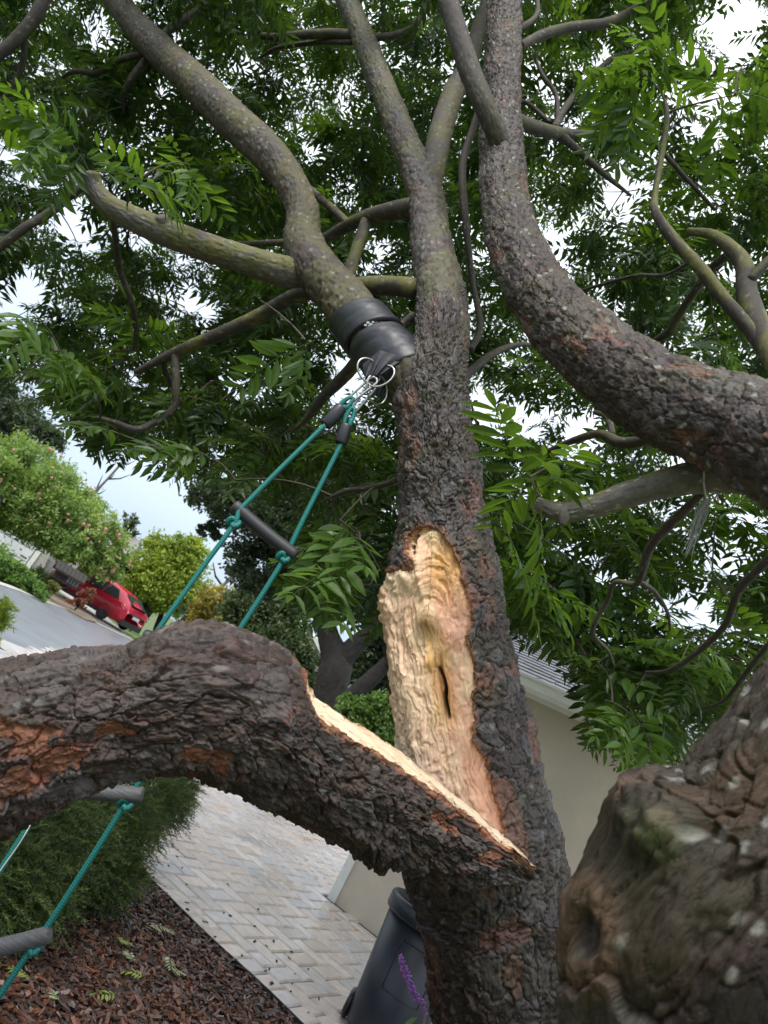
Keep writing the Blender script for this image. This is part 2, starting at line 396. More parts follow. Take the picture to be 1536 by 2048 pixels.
# mulch bed: soil mound, metal edging, bark chips
na, nb_ = 60, 50
aa, bb = np.meshgrid(np.linspace(-3.2, 3.2, na), np.linspace(-6.2, -.022, nb_)); 
bz = .045*sm(0, 1.4, -bb)+.03*(fbm(aa*2, bb*2, 3)-.5)*sm(0, .3, -bb)-.012
def bed_z(a, b): return .045*sm(0, 1.4, -b)+.03*(fbm(a*2, b*2, 3)-.5)*sm(0, .3, -b)-.012
P = O0+aa[..., None]*E1+bb[..., None]*E2; P[..., 2] = bz
i = np.arange(nb_-1)[:, None]*na; j = np.arange(na-1)[None]
o = obj('mulch_bed', mesh('mulch_bed', P.reshape(-1, 3), Fq=np.stack([i+j, i+j+1, i+na+j+1, i+na+j], -1).reshape(-1, 4)), M_soil); o['kind'] = 'structure'
eb = MB(); 
for i in range(0, 40):
    a0 = -3.2+i*.16; eb.add([dl(a0, -.016, -.05), dl(a0+.16, -.016, -.05), dl(a0+.16, -.016, .012+.004*math.sin(i)), dl(a0, -.016, .012+.004*math.sin(i-1)), dl(a0, -.006, -.05), dl(a0+.16, -.006, -.05), dl(a0+.16, -.006, .012+.004*math.sin(i)), dl(a0, -.006, .012+.004*math.sin(i-1))], [(0, 1, 2, 3), (5, 4, 7, 6), (3, 2, 6, 7)])
o = eb.build('bed_edging', plain('edging_metal', (.025, .026, .028), .5, 30, .2)); o['kind'] = 'structure'
NC = 34000
ca = rng.uniform(-2.2, 2.4, NC); cb = -rng.uniform(.02, 3.2, NC)
cP = O0+ca[:, None]*E1+cb[:, None]*E2; cx, cy, cd = proj(cP+np.array([0, 0, .05]))
k = (cx > -260) & (cx < 900) & (cy > 1550) & (cy < 2500); ca, cb, cP = ca[k], cb[k], cP[k]; NC = len(ca)
cP[:, 2] = bed_z(ca, cb)+rng.uniform(.002, .022, NC)
box8 = np.array([(x, y, z) for z in (-1, 1) for y in (-1, 1) for x in (-1, 1)], float)*.5
sz = np.stack([rng.uniform(.012, .042, NC), rng.uniform(.006, .015, NC), rng.uniform(.003, .008, NC)], 1)
big = rng.random(NC) < .04; sz *= 1.2; sz[big] *= 1.7
v = box8[None]*sz[:, None]*(1+rng.uniform(-.35, .35, (NC, 8, 3)))
yaw = rng.uniform(0, 6.283, NC); pt = rng.normal(0, .35, NC); rl = rng.normal(0, .4, NC)
def rotm(yaw, pt, rl):
    cy_, sy_, cp, sp, cr, sr = np.cos(yaw), np.sin(yaw), np.cos(pt), np.sin(pt), np.cos(rl), np.sin(rl)
    return np.stack([np.stack([cy_*cp, cy_*sp*sr-sy_*cr, cy_*sp*cr+sy_*sr], -1), np.stack([sy_*cp, sy_*sp*sr+cy_*cr, sy_*sp*cr-cy_*sr], -1), np.stack([-sp, cp*sr, cp*cr], -1)], -2)
v = np.einsum('nij,nkj->nki', rotm(yaw, pt, rl), v)+cP[:, None]
bf = np.array([(0, 2, 3, 1), (4, 5, 7, 6), (0, 1, 5, 4), (2, 6, 7, 3), (0, 4, 6, 2), (1, 3, 7, 5)])
pal = np.array([(.05, .026, .018), (.085, .038, .024), (.13, .055, .03), (.035, .024, .02), (.10, .06, .045), (.20, .085, .04), (.15, .11, .09)])
cc = pal[rng.choice(7, NC, p=[.24, .24, .17, .17, .10, .04, .04])]*rng.uniform(.55, 1.15, (NC, 1))*np.array([1, .9, .85])
o = obj('bark_mulch', mesh('bark_mulch', v.reshape(-1, 3), Fq=(bf[None]+np.arange(NC)[:, None, None]*8).reshape(-1, 4), col=np.repeat(cc, 8, 0), smooth=False), attr_mat('mulch', .42, 200, .75, 1.25, .3, .002, .5))
tag(o, 'reddish brown wet bark mulch chips covering the bed', 'mulch', kind='stuff')

# small dark litter on the pavers
NL = 44; la = rng.uniform(-.6, 1.7, NL); lb = np.abs(rng.normal(.1, .5, NL))+.01; kk = lb < 2.6; la, lb = la[kk], lb[kk]; NL = len(la)
lp = O0+la[:, None]*E1+lb[:, None]*E2; lp[:, 2] = .005
v = box8[None]*np.stack([rng.uniform(.008, .026, NL), rng.uniform(.006, .012, NL), rng.uniform(.004, .01, NL)], 1)[:, None]*(1+rng.uniform(-.4, .4, (NL, 8, 3)))
v = np.einsum('nij,nkj->nki', rotm(rng.uniform(0, 6, NL), rng.normal(0, .2, NL), rng.normal(0, .2, NL)), v)+lp[:, None]
o = obj('bark_litter', mesh('bark_litter', v.reshape(-1, 3), Fq=(bf[None]+np.arange(NL)[:, None, None]*8).reshape(-1, 4), smooth=False), plain('dark_litter', (.03, .02, .015), .6, 60, .3))
tag(o, 'small dark bark crumbs scattered over the pavers', 'litter', kind='stuff')
# ================================================================== the split tree
SK = []        # skeleton samples: x y z  px py half_width_px depth
DARK, BROWN, GRAY, RUST = (.034, .027, .025), (.105, .062, .046), (.15, .14, .138), (.31, .115, .052)
MOSS, LICH, OLIVE = (.17, .155, .03), (.42, .42, .37), (.10, .105, .055)
def limb(name, K, parent, ds, nu, cu, cl, amp, age=(1, 1), moss=0.0, lich=.2, rust=.5, seed=0, mod=None, mat=None, lump=.05, skel=True, capend=True, tone=(1, 1, 1), flat=0.0, lsz=1.5, grey=0.0, tone2=None):
    S, s = spline(K, ds); C, r = S[:, :3], np.maximum(S[:, 3], .002); k = len(C)
    T, N, B = frames(C); ph = np.linspace(0, 2*np.pi, nu, endpoint=False)
    Nr = np.cos(ph)[None, :, None]*N[:, None]+np.sin(ph)[None, :, None]*B[:, None]
    u0 = np.broadcast_to(ph[None]/(2*np.pi), (k, nu)); v0 = np.broadcast_to(s[:, None], (k, nu))
    fr = np.broadcast_to(np.linspace(0, 1, k)[:, None], (k, nu)); ag = age[0]+(age[1]-age[0])*fr
    u = u0*cu; v = v0/cl
    uw = u+.7*(vnoise(u*2, v*2, seed+40, cu*2)-.5)+.25*(vnoise(u*4, v*5, seed+41, cu*4)-.5)
    vw = v+.6*(vnoise(u*2, v*2, seed+42, cu*2)-.5)+.25*(vnoise(u*4, v*5, seed+43, cu*4)-.5)
    F1, F2, idr, du, dv = worley(uw, vw, seed+1, cu); e = F2-F1
    pl = sm(.0, .085, e)
    G1, G2, id2, du2, dv2 = worley(uw*2, vw*2.4, seed+5, cu*2); e2 = G2-G1
    fl = sm(.0, .10, e2)
    lo = fbm(u0*9, v0/(cl*2.2), seed+9, 9, 3)
    fine = fbm(u*3, v*5, seed+12, cu*3, 3)
    exposed = sm(.60, .64, lo+.10*(fine-.5))*ag*rust*2*(idr > .35); exposed = np.clip(exposed, 0, 1)
    tn = fbm(u*.5*2+.4*(fine-.5), v*.8, seed+60, cu, 4)*9+2.6*(fine-.5); tq = np.floor(tn); terr = (tq+sm(.86, 1.0, tn-tq)-4.5)   # peeled layers with sharp lips
    h = amp*ag*((.42+.5*flat)*idr*pl+flat*.25*(pl-1)+.55*(pl-1)-.42*(1-.6*flat)*dv*pl+.20*(1-.7*flat)*terr+.2*(1-flat)*id2*fl+.18*(1-.6*flat)*(fl-1)+.28*(1-.6*flat)*(fine-.5)-.45*exposed)
    h += amp*(1-ag)*.35*((fine-.5)*.8+.5*fl*id2+.4*pl)
    rl = r[:, None]*(1+lump*2*(fbm(u0*3, v0/(cl*4+.12), seed+20, 3, 2)-.5))
    Pb = C[:, None]+Nr*rl[..., None]
    P = Pb+Nr*h[..., None]
    # bark colour: old plates dark with rusty inner bark, young bark grey with moss and lichen
    c_old = cmix(DARK, BROWN, np.clip(.15+.75*id2*fine*1.5, 0, 1)); c_old = cmix(c_old, GRAY, np.clip((idr-.55+.5*grey)*1.3, 0, .5+.25*grey))
    c_old = cmix(c_old, RUST, exposed*(.55+.45*fine)); c_old = cmix(c_old, np.array(RUST)*.5, (1-pl)*.45*rust)
    c_yng = cmix((.145, .125, .115), (.21, .20, .185), fine)
    c = cmix(c_yng, c_old, ag)*np.array(tone)
    upz = Nr[..., 2]
    mo = moss*sm(.42, .62, fbm(u0*5, v0/.10, seed+30, 5, 4)+.16*upz)
    c = cmix(c, cmix(OLIVE, MOSS, fbm(u0*12, v0/.03, seed+31, 12, 2)), np.clip(mo, 0, .85))
    L1, _, lid, _, _ = worley(u0*int(cu*lsz)+.3*fine, v0/cl*1.07*lsz, seed+33, int(cu*lsz))
    c = cmix(c, LICH, lich*(lid > .72)*sm(.26, .12, L1+.25*(fine-.5)))
    if tone2 is not None: c = c*(np.array(tone2)+(1-np.array(tone2))*sm(.30, .62, fr)[..., None])  # lower end darker: wet bark, and shade painted into its colour
    D = dict(P=P, Pb=Pb, Nr=Nr, C=C, r=r, c=c, s=s, fr=fr, fine=fine, u0=u0, v0=v0, T=T, pl=pl, h=h)
    wm = mod(D) if mod else None
    P, c = D['P'], D['c']
    Fq = grid_faces(k, nu); V = P.reshape(-1, 3); cv = c.reshape(-1, 3)
    if capend:
        V = np.vstack([V, C[0]-T[0]*r[0]*.25, C[-1]+T[-1]*r[-1]*.25]); cv = np.vstack([cv, cv[0], cv[-1]*.9]); n0 = k*nu
        j = np.arange(nu); j2 = (j+1) % nu
        Ft = np.vstack([np.stack([np.full(nu, n0), j2, j], 1), np.stack([np.full(nu, n0+1), (k-1)*nu+j, (k-1)*nu+j2], 1)])
    else: Ft = None
    uvv = np.zeros((len(V), 2)); uvv[:k*nu, 0] = (u0*2*np.pi*r.mean()).ravel(); uvv[:k*nu, 1] = v0.ravel()
    if skel:
        st = max(1, int(.06/ds)); Q = C[::st]; x, y, d = proj(Q)
        SK.append(np.column_stack([Q, x, y, r[::st]*F/d, d]))
    if wm is None:
        return obj(name, mesh(name, V, Fq=Fq, Ft=Ft, col=cv, uv=uvv), mat or M_bark, parent)
    wf = wm.reshape(-1)[Fq].mean(1) > .5                # faces of bare wood become a part of their own
    a = obj(name, mesh(name, V, Fq=Fq[~wf], Ft=Ft, col=cv, uv=uvv), mat or M_bark, parent)
    ids = np.unique(Fq[wf]); remap = np.full(len(V), -1); remap[ids] = np.arange(len(ids))
    obj('torn_wood', mesh('torn_wood', V[ids], Fq=remap[Fq[wf]], col=D['cw'].reshape(-1, 3)[ids], uv=D['uvw'].reshape(-1, 2)[ids]), M_wood, a)
    return a
def poly_sd(px, py, poly):
    """signed distance to a polygon, positive inside"""
    P = np.array(poly, float); d = np.full(px.shape, 1e9); ins = np.zeros(px.shape, bool)
    for i in range(len(P)):
        ax, ay = P[i]; bx, by = P[(i+1) % len(P)]; ex, ey = bx-ax, by-ay
        t = np.clip(((px-ax)*ex+(py-ay)*ey)/(ex*ex+ey*ey+1e-9), 0, 1)
        d = np.minimum(d, np.hypot(px-ax-t*ex, py-ay-t*ey))
        ins ^= ((ay > py) != (by > py)) & (px < (bx-ax)*(py-ay)/((by-ay) if by != ay else 1e-9)+ax)
    return np.where(ins, d, -d)

base_pt = at(1060, 2500, 1.95); base_xy = (base_pt[0]+.05, base_pt[1]+.02)
tree = thing('split_tree', 'large dark barked tree with a pale torn wound down its trunk', 'tree', (base_xy[0], base_xy[1], 0))

WOUND = [(853, 1050), (878, 1062), (901, 1092), (916, 1127), (927, 1165), (933, 1191), (942, 1241), (931, 1271), (939, 1302), (946, 1335), (952, 1370), (943, 1397), (948, 1439), (941, 1473), (955, 1498),
         (966, 1515), (981, 1572), (996, 1610), (1004, 1650), (1010, 1690), (1004, 1720), (930, 1740), (840, 1690), (770, 1600), (750, 1500), (752, 1401), (742, 1363), (735, 1317), (730, 1287), (735, 1233), (742, 1180), (760, 1150), (779, 1143), (798, 1138), (813, 1142),
         (823, 1138), (825, 1119), (815, 1096), (815, 1077), (830, 1057)]
def wound(D):
    Pb, Nr = D['Pb'], D['Nr']; px, py, d = proj(Pb); view = nrm(CAM-Pb); fac = (Nr*view).sum(-1)
    sd = poly_sd(px, py, WOUND); sd = np.where((py > 960) & (py < 1800), sd, -999)
    sd = sd+7*(fbm(px/14, py/14, 77, None, 3)-.5)*2*sm(400, -100, 0*px)
    sd = np.where(fac > -.38, sd, -40)
    ins = sm(-1.5, 2.5, sd)
    ax = np.interp(py, [1050, 1150, 1240, 1320, 1440, 1550, 1700], [862, 858, 850, 864, 886, 912, 985])
    wx = px+16*(fbm(px/45, py/55, 5)-.5)*2+5*(fbm(px/12, py/22, 6)-.5)*2; xr = wx-ax; up = np.maximum(0, 1250-py)
    psi = np.sqrt(xr**2+(.5*up)**2)+14*(fbm(px/30, py/40, 8)-.5)
    n1 = vnoise(psi/6.0, py/120+3*(px > ax), 11); n2 = fbm(psi/17, py/150+5*(px > ax), 12, None, 2); n3 = vnoise(psi/2.6, py/70, 13)
    left = sm(20, -25, xr)*sm(1560, 1480, py); top = sm(1260, 1180, py); rough = .28+.72*np.maximum(left, top)
    ridge = 1-np.abs(2*n1-1)
    terr = vnoise(px/26, py/60, 15); terr = np.floor(terr*4+.8*fbm(px/10, py/25, 16))/4
    hw = rough*(.010*(n2-.5)*2+.0045*(ridge-.5))+.003*(n3-.5)*rough+.014*(terr-.5)*(.45+.55*rough)+.005*(fbm(px/5, py/16, 18)-.5)-.006*sm(.60, .70, fbm(psi/7, py/45, 25))*(.4+.6*rough)
    # wavy fibre steps on the left flank and at the foot
    hw += left*.007*(sm(.3, .7, vnoise(px/11+1.5*np.sin(py/55), py/75, 19))-.5)
    foot = sm(1440, 1500, py)*sm(40, -10, xr); hw += foot*.0035*(vnoise(px/13+6*fbm(px/30, py/30, 22), py/11+5*fbm(px/25, py/40, 23), 21)-.5)*2
    knot = np.exp(-((px-850)/20)**2-((py-1238)/26)**2); hw += .030*knot
    knot2 = np.exp(-((px-856)/13)**2-((py-1320)/14)**2); hw += .014*knot2
    xc = np.interp(py, [1255, 1330, 1380, 1440], [862, 872, 882, 888])
    cav = sm(13, 5, np.abs(px-xc))*sm(1285, 1325, py)*sm(1450, 1420, py)
    slit = sm(6, 2.5, np.abs(px-xc-2+3*np.sin(py/11)))*sm(1325, 1345, py)*sm(1440, 1425, py)
    hw -= .013*cav+.045*slit
    trough = sm(30, 5, np.abs(px-xc))*sm(1200, 1290, py)*sm(1470, 1420, py); hw -= .010*trough
    holes = 0
    for hx, hy, hr in ((826, 1080, 5), (822, 1092, 4.5), (829, 1070, 4), (824, 1103, 4)):
        holes = np.maximum(holes, sm(hr+1.5, hr-1.5, np.hypot(px-hx, py-hy)))
    hw -= .015*holes
    dep = .015+.024*sm(0, 55, sd)*(1+.25*np.sin(py/90))-.012*sm(1120, 1160, py)*sm(-30, -70, xr)
    mid = Nr*.35+.65*nrm(Nr*fac[..., None]*0+view*.9+np.array([-.25, 0, .1]))
    Wp = Pb-nrm(mid)*(dep[..., None])+Nr*hw[..., None]
    D['P'] = D['P']*(1-ins[..., None])+Wp*ins[..., None]
    # inner bark shows rusty at the rim
    rim = sm(-13, -2, sd)*(1-ins); D['c'] = cmix(D['c'], (.30, .115, .05), rim*.75*(.4+.6*D['fine']))
    CR, PK, HO, BR, DK = (.92, .67, .44), (.90, .52, .36), (.70, .38, .09), (.33, .18, .06), (.03, .02, .014)
    big = fbm(px/60, py/110, 31, None, 3)
    c = cmix(CR, PK, sm(.38, .55, big))
    c = cmix(c, PK, .9*sm(5, 40, xr)*sm(1450, 1500, py)); c = cmix(c, (.90, .68, .47), .6*sm(-38, -60, xr)); c = cmix(c, (.90, .68, .48), .6*foot)
    ho = sm(1250, 1110, py)*sm(-30, 15, xr+14*(n2-.5)); c = cmix(c, HO, .95*ho*(.6+.4*n1))
    c = cmix(c, (.74, .58, .36), .7*sm(1110, 1060, py))
    c = cmix(c, HO, .75*sm(34, 14, np.abs(px-xc))*sm(1220, 1290, py)*sm(1480, 1420, py)*(.5+.5*n1))
    c = cmix(c, BR, np.clip(knot*.9+.7*cav*n3, 0, 1)); c = cmix(c, HO, knot2*.5); c = cmix(c, DK, np.maximum(slit, holes))
    c = c*(.86+.2*n3[..., None]+.10*(n1[..., None]-.5)); c = cmix(c, (.42, .18, .08), .8*sm(7, 0, sd)*(ins > 0)*(D['fine'] > .42))
    D['cw'] = c; D['uvw'] = np.stack([psi*.0015, py*.0015+(px > ax)*3], -1)
    return (sd > 0).astype(float)
TR = [(1035, 2200, 1.97, 300), (1014, 2048, 1.99, 292), (1000, 1900, 2.0, 296), (988, 1800, 2.02, 312), (966, 1700, 2.04, 318), (946, 1600, 2.06, 300), (928, 1500, 2.09, 288), (908, 1400, 2.12, 276), (891, 1300, 2.15, 262),
      (884, 1210, 2.18, 246), (888, 1130, 2.21, 214), (887, 1060, 2.24, 178), (881, 960, 2.28, 156), (870, 860, 2.32, 142), (864, 790, 2.36, 146), (874, 720, 2.40, 116), (886, 660, 2.46, 100), (884, 600, 2.6, 94)]
KT = ctrl(TR); k0 = KT[0]
KT = np.vstack([[base_xy[0]+.06, base_xy[1], -.05, .34], [base_xy[0]+.03, base_xy[1], .25, .25], KT])
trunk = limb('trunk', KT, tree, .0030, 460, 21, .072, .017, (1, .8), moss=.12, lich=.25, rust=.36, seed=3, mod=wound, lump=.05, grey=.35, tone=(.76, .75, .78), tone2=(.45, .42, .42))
# limbs
LB = [(850, 800, 2.36, 112), (800, 738, 2.42, 114), (740, 668, 2.52, 104), (680, 592, 2.64, 94), (628, 532, 2.76, 88), (606, 480, 2.86, 72), (604, 420, 2.95, 62), (578, 360, 3.05, 64), (530, 300, 3.18, 70), (460, 235, 3.35, 70), (390, 165, 3.55, 66), (320, 100, 3.75, 60), (262, 40, 3.95, 52), (215, -30, 4.2, 46), (150, -160, 4.6, 40)]
limb('limb', ctrl(LB), tree, .0075, 110, 11, .06, .011, (.75, .05), moss=.42, lich=.35, rust=.25, seed=13, mat=M_bark2, tone=(.68, .65, .62))
LL = [(628, 540, 2.77, 52), (590, 545, 2.755, 58), (540, 535, 2.74, 57), (480, 515, 2.72, 53), (400, 490, 2.7, 53), (330, 465, 2.68, 52), (270, 440, 2.66, 47), (215, 410, 2.64, 42), (186, 375, 2.62, 38), (180, 345, 2.6, 36)]
limb('limb', ctrl(LL), tree, .007, 90, 10, .06, .009, (.45, .2), moss=1.0, lich=.4, rust=.15, seed=23, mat=M_bark2)
CL = [(878, 715, 2.42, 100), (888, 650, 2.48, 98), (882, 590, 2.6, 95), (868, 520, 2.75, 86), (858, 450, 2.9, 76), (850, 390, 3.0, 68), (825, 320, 3.15, 56), (795, 250, 3.35, 52), (755, 150, 3.6, 48), (720, 60, 3.85, 44), (685, -20, 4.1, 40), (640, -150, 4.5, 34)]
limb('limb', ctrl(CL), tree, .008, 100, 11, .06, .012, (.75, .2), moss=.45, lich=.3, rust=.25, seed=33, tone=(.72, .72, .72))
CR_ = [(852, 400, 3.0, 50), (866, 340, 3.08, 48), (880, 270, 3.25, 46), (905, 190, 3.5, 42), (940, 120, 3.75, 34), (962, 40, 4.0, 27), (990, -40, 4.3, 24), (1010, -160, 4.7, 20)]
limb('limb', ctrl(CR_), tree, .010, 60, 9, .05, .007, (.4, .1), moss=.5, lich=.3, rust=.15, seed=43, mat=M_bark2, tone=(.75, .75, .75))
RL = [(1690, 960, 1.12, 235), (1600, 905, 1.24, 222), (1536, 878, 1.36, 210), (1400, 828, 1.55, 184), (1280, 768, 1.75, 160), (1150, 668, 2.0, 138), (1062, 560, 2.25, 114), (1017, 450, 2.5, 98), (1004, 330, 2.75, 86), (1001, 200, 3.0, 78), (1006, 80, 3.2, 70), (1010, -80, 3.5, 62), (1010, -240, 3.9, 54)]
limb('limb', ctrl(RL), tree, .0045, 230, 14, .075, .012, (1.0, .75), moss=.15, lich=.5, rust=.28, seed=53, tone=(.68, .66, .68))
DL = [(1012, 330, 2.76, 40), (1000, 285, 2.72, 41), (967, 208, 2.72, 40), (932, 120, 2.8, 42), (905, 30, 2.9, 40), (885, -40, 3.0, 38), (850, -160, 3.2, 32)]
limb('limb', ctrl(DL), tree, .010, 60, 9, .06, .006, (.4, .15), moss=.15, lich=.2, rust=.15, seed=63, mat=M_bark2, tone=(.38, .36, .35))
LR = [(1600, 940, 1.5, 84), (1510, 948, 1.56, 80), (1430, 950, 1.6, 70), (1340, 965, 1.63, 58), (1260, 988, 1.66, 50), (1180, 1015, 1.69, 44), (1120, 1024, 1.71, 36), (1072, 1008, 1.73, 28)]
limb('limb', ctrl(LR), tree, .006, 80, 9, .05, .006, (.35, .15), moss=.9, lich=.7, rust=.1, seed=73, mat=M_bark2)

# the close stem that leaves the picture at the right edge
def near_mod(D):
    P, Nr = D['P'], D['Nr']; px, py, d = proj(D['Pb']); view = nrm(CAM-D['Pb']); fac = (Nr*view).sum(-1)
    dirv = -nrm(at(1640, 1900, .85)-at(1240, 1560, .85))
    b1 = np.exp(-(np.hypot(px-1318, py-1640)/78)**4)*sm(-.75, 0, fac)
    D['P'] = D['P']+b1[..., None]*(Nr*.016+dirv*.014)+(sm(.02, .5, b1)*(.016*(fbm(px/22, py/30, 61, None, 4)-.5)+.006*np.floor(fbm(px/16, py/16, 62)*6)/6))[..., None]*Nr
    rr = np.hypot((px-1178)/52, (py-1868)/96); ok = sm(-.3, .1, fac)
    ring = np.exp(-((rr-.85)/.45)**2)*ok; hole = sm(.62, .3, rr)*ok
    D['P'] = D['P']+(ring*.010-hole*.008)[..., None]*Nr
    D['c'] = cmix(D['c'], (.14, .085, .05), np.clip(ring*.8, 0, 1)); D['c'] = cmix(D['c'], (.035, .024, .018), hole*.85)
    D['c'] = cmix(D['c'], (.15, .085, .055), .5*b1*(D['fine'] > .5)); mg = np.exp(-((px-1330)/60)**2-((py-1690)/40)**2); D['c'] = cmix(D['c'], (.07, .09, .03), .7*mg*(D['fine'] > .4))
    return None
NS = [(1420, 2300, .92, 560), (1410, 2120, .89, 560), (1405, 1960, .86, 560), (1450, 1805, .84, 540), (1555, 1690, .83, 440), (1655, 1545, .84, 395), (1765, 1390, .88, 380), (1850, 1220, .95, 370), (1820, 1060, 1.03, 300), (1740, 985, 1.09, 255), (1650, 935, 1.18, 228)]
KN = ctrl(NS); a0 = KN[0]
KN = np.vstack([[base_xy[0]-.02, base_xy[1]-.1, .02, .2], [base_xy[0]-.05, base_xy[1]-.55, .25, .19], [lerp(base_xy[0], a0[0], .85), lerp(base_xy[1], a0[1], .85), .55, .185], KN])
limb('limb', KN, tree, .0026, 380, 12, .125, .015, (1, 1), moss=.12, lich=.4, rust=.12, seed=84, mod=near_mod, lump=.05, mat=M_bark3, tone=(.40, .345, .36), flat=0.15, lsz=3.2, tone2=None)

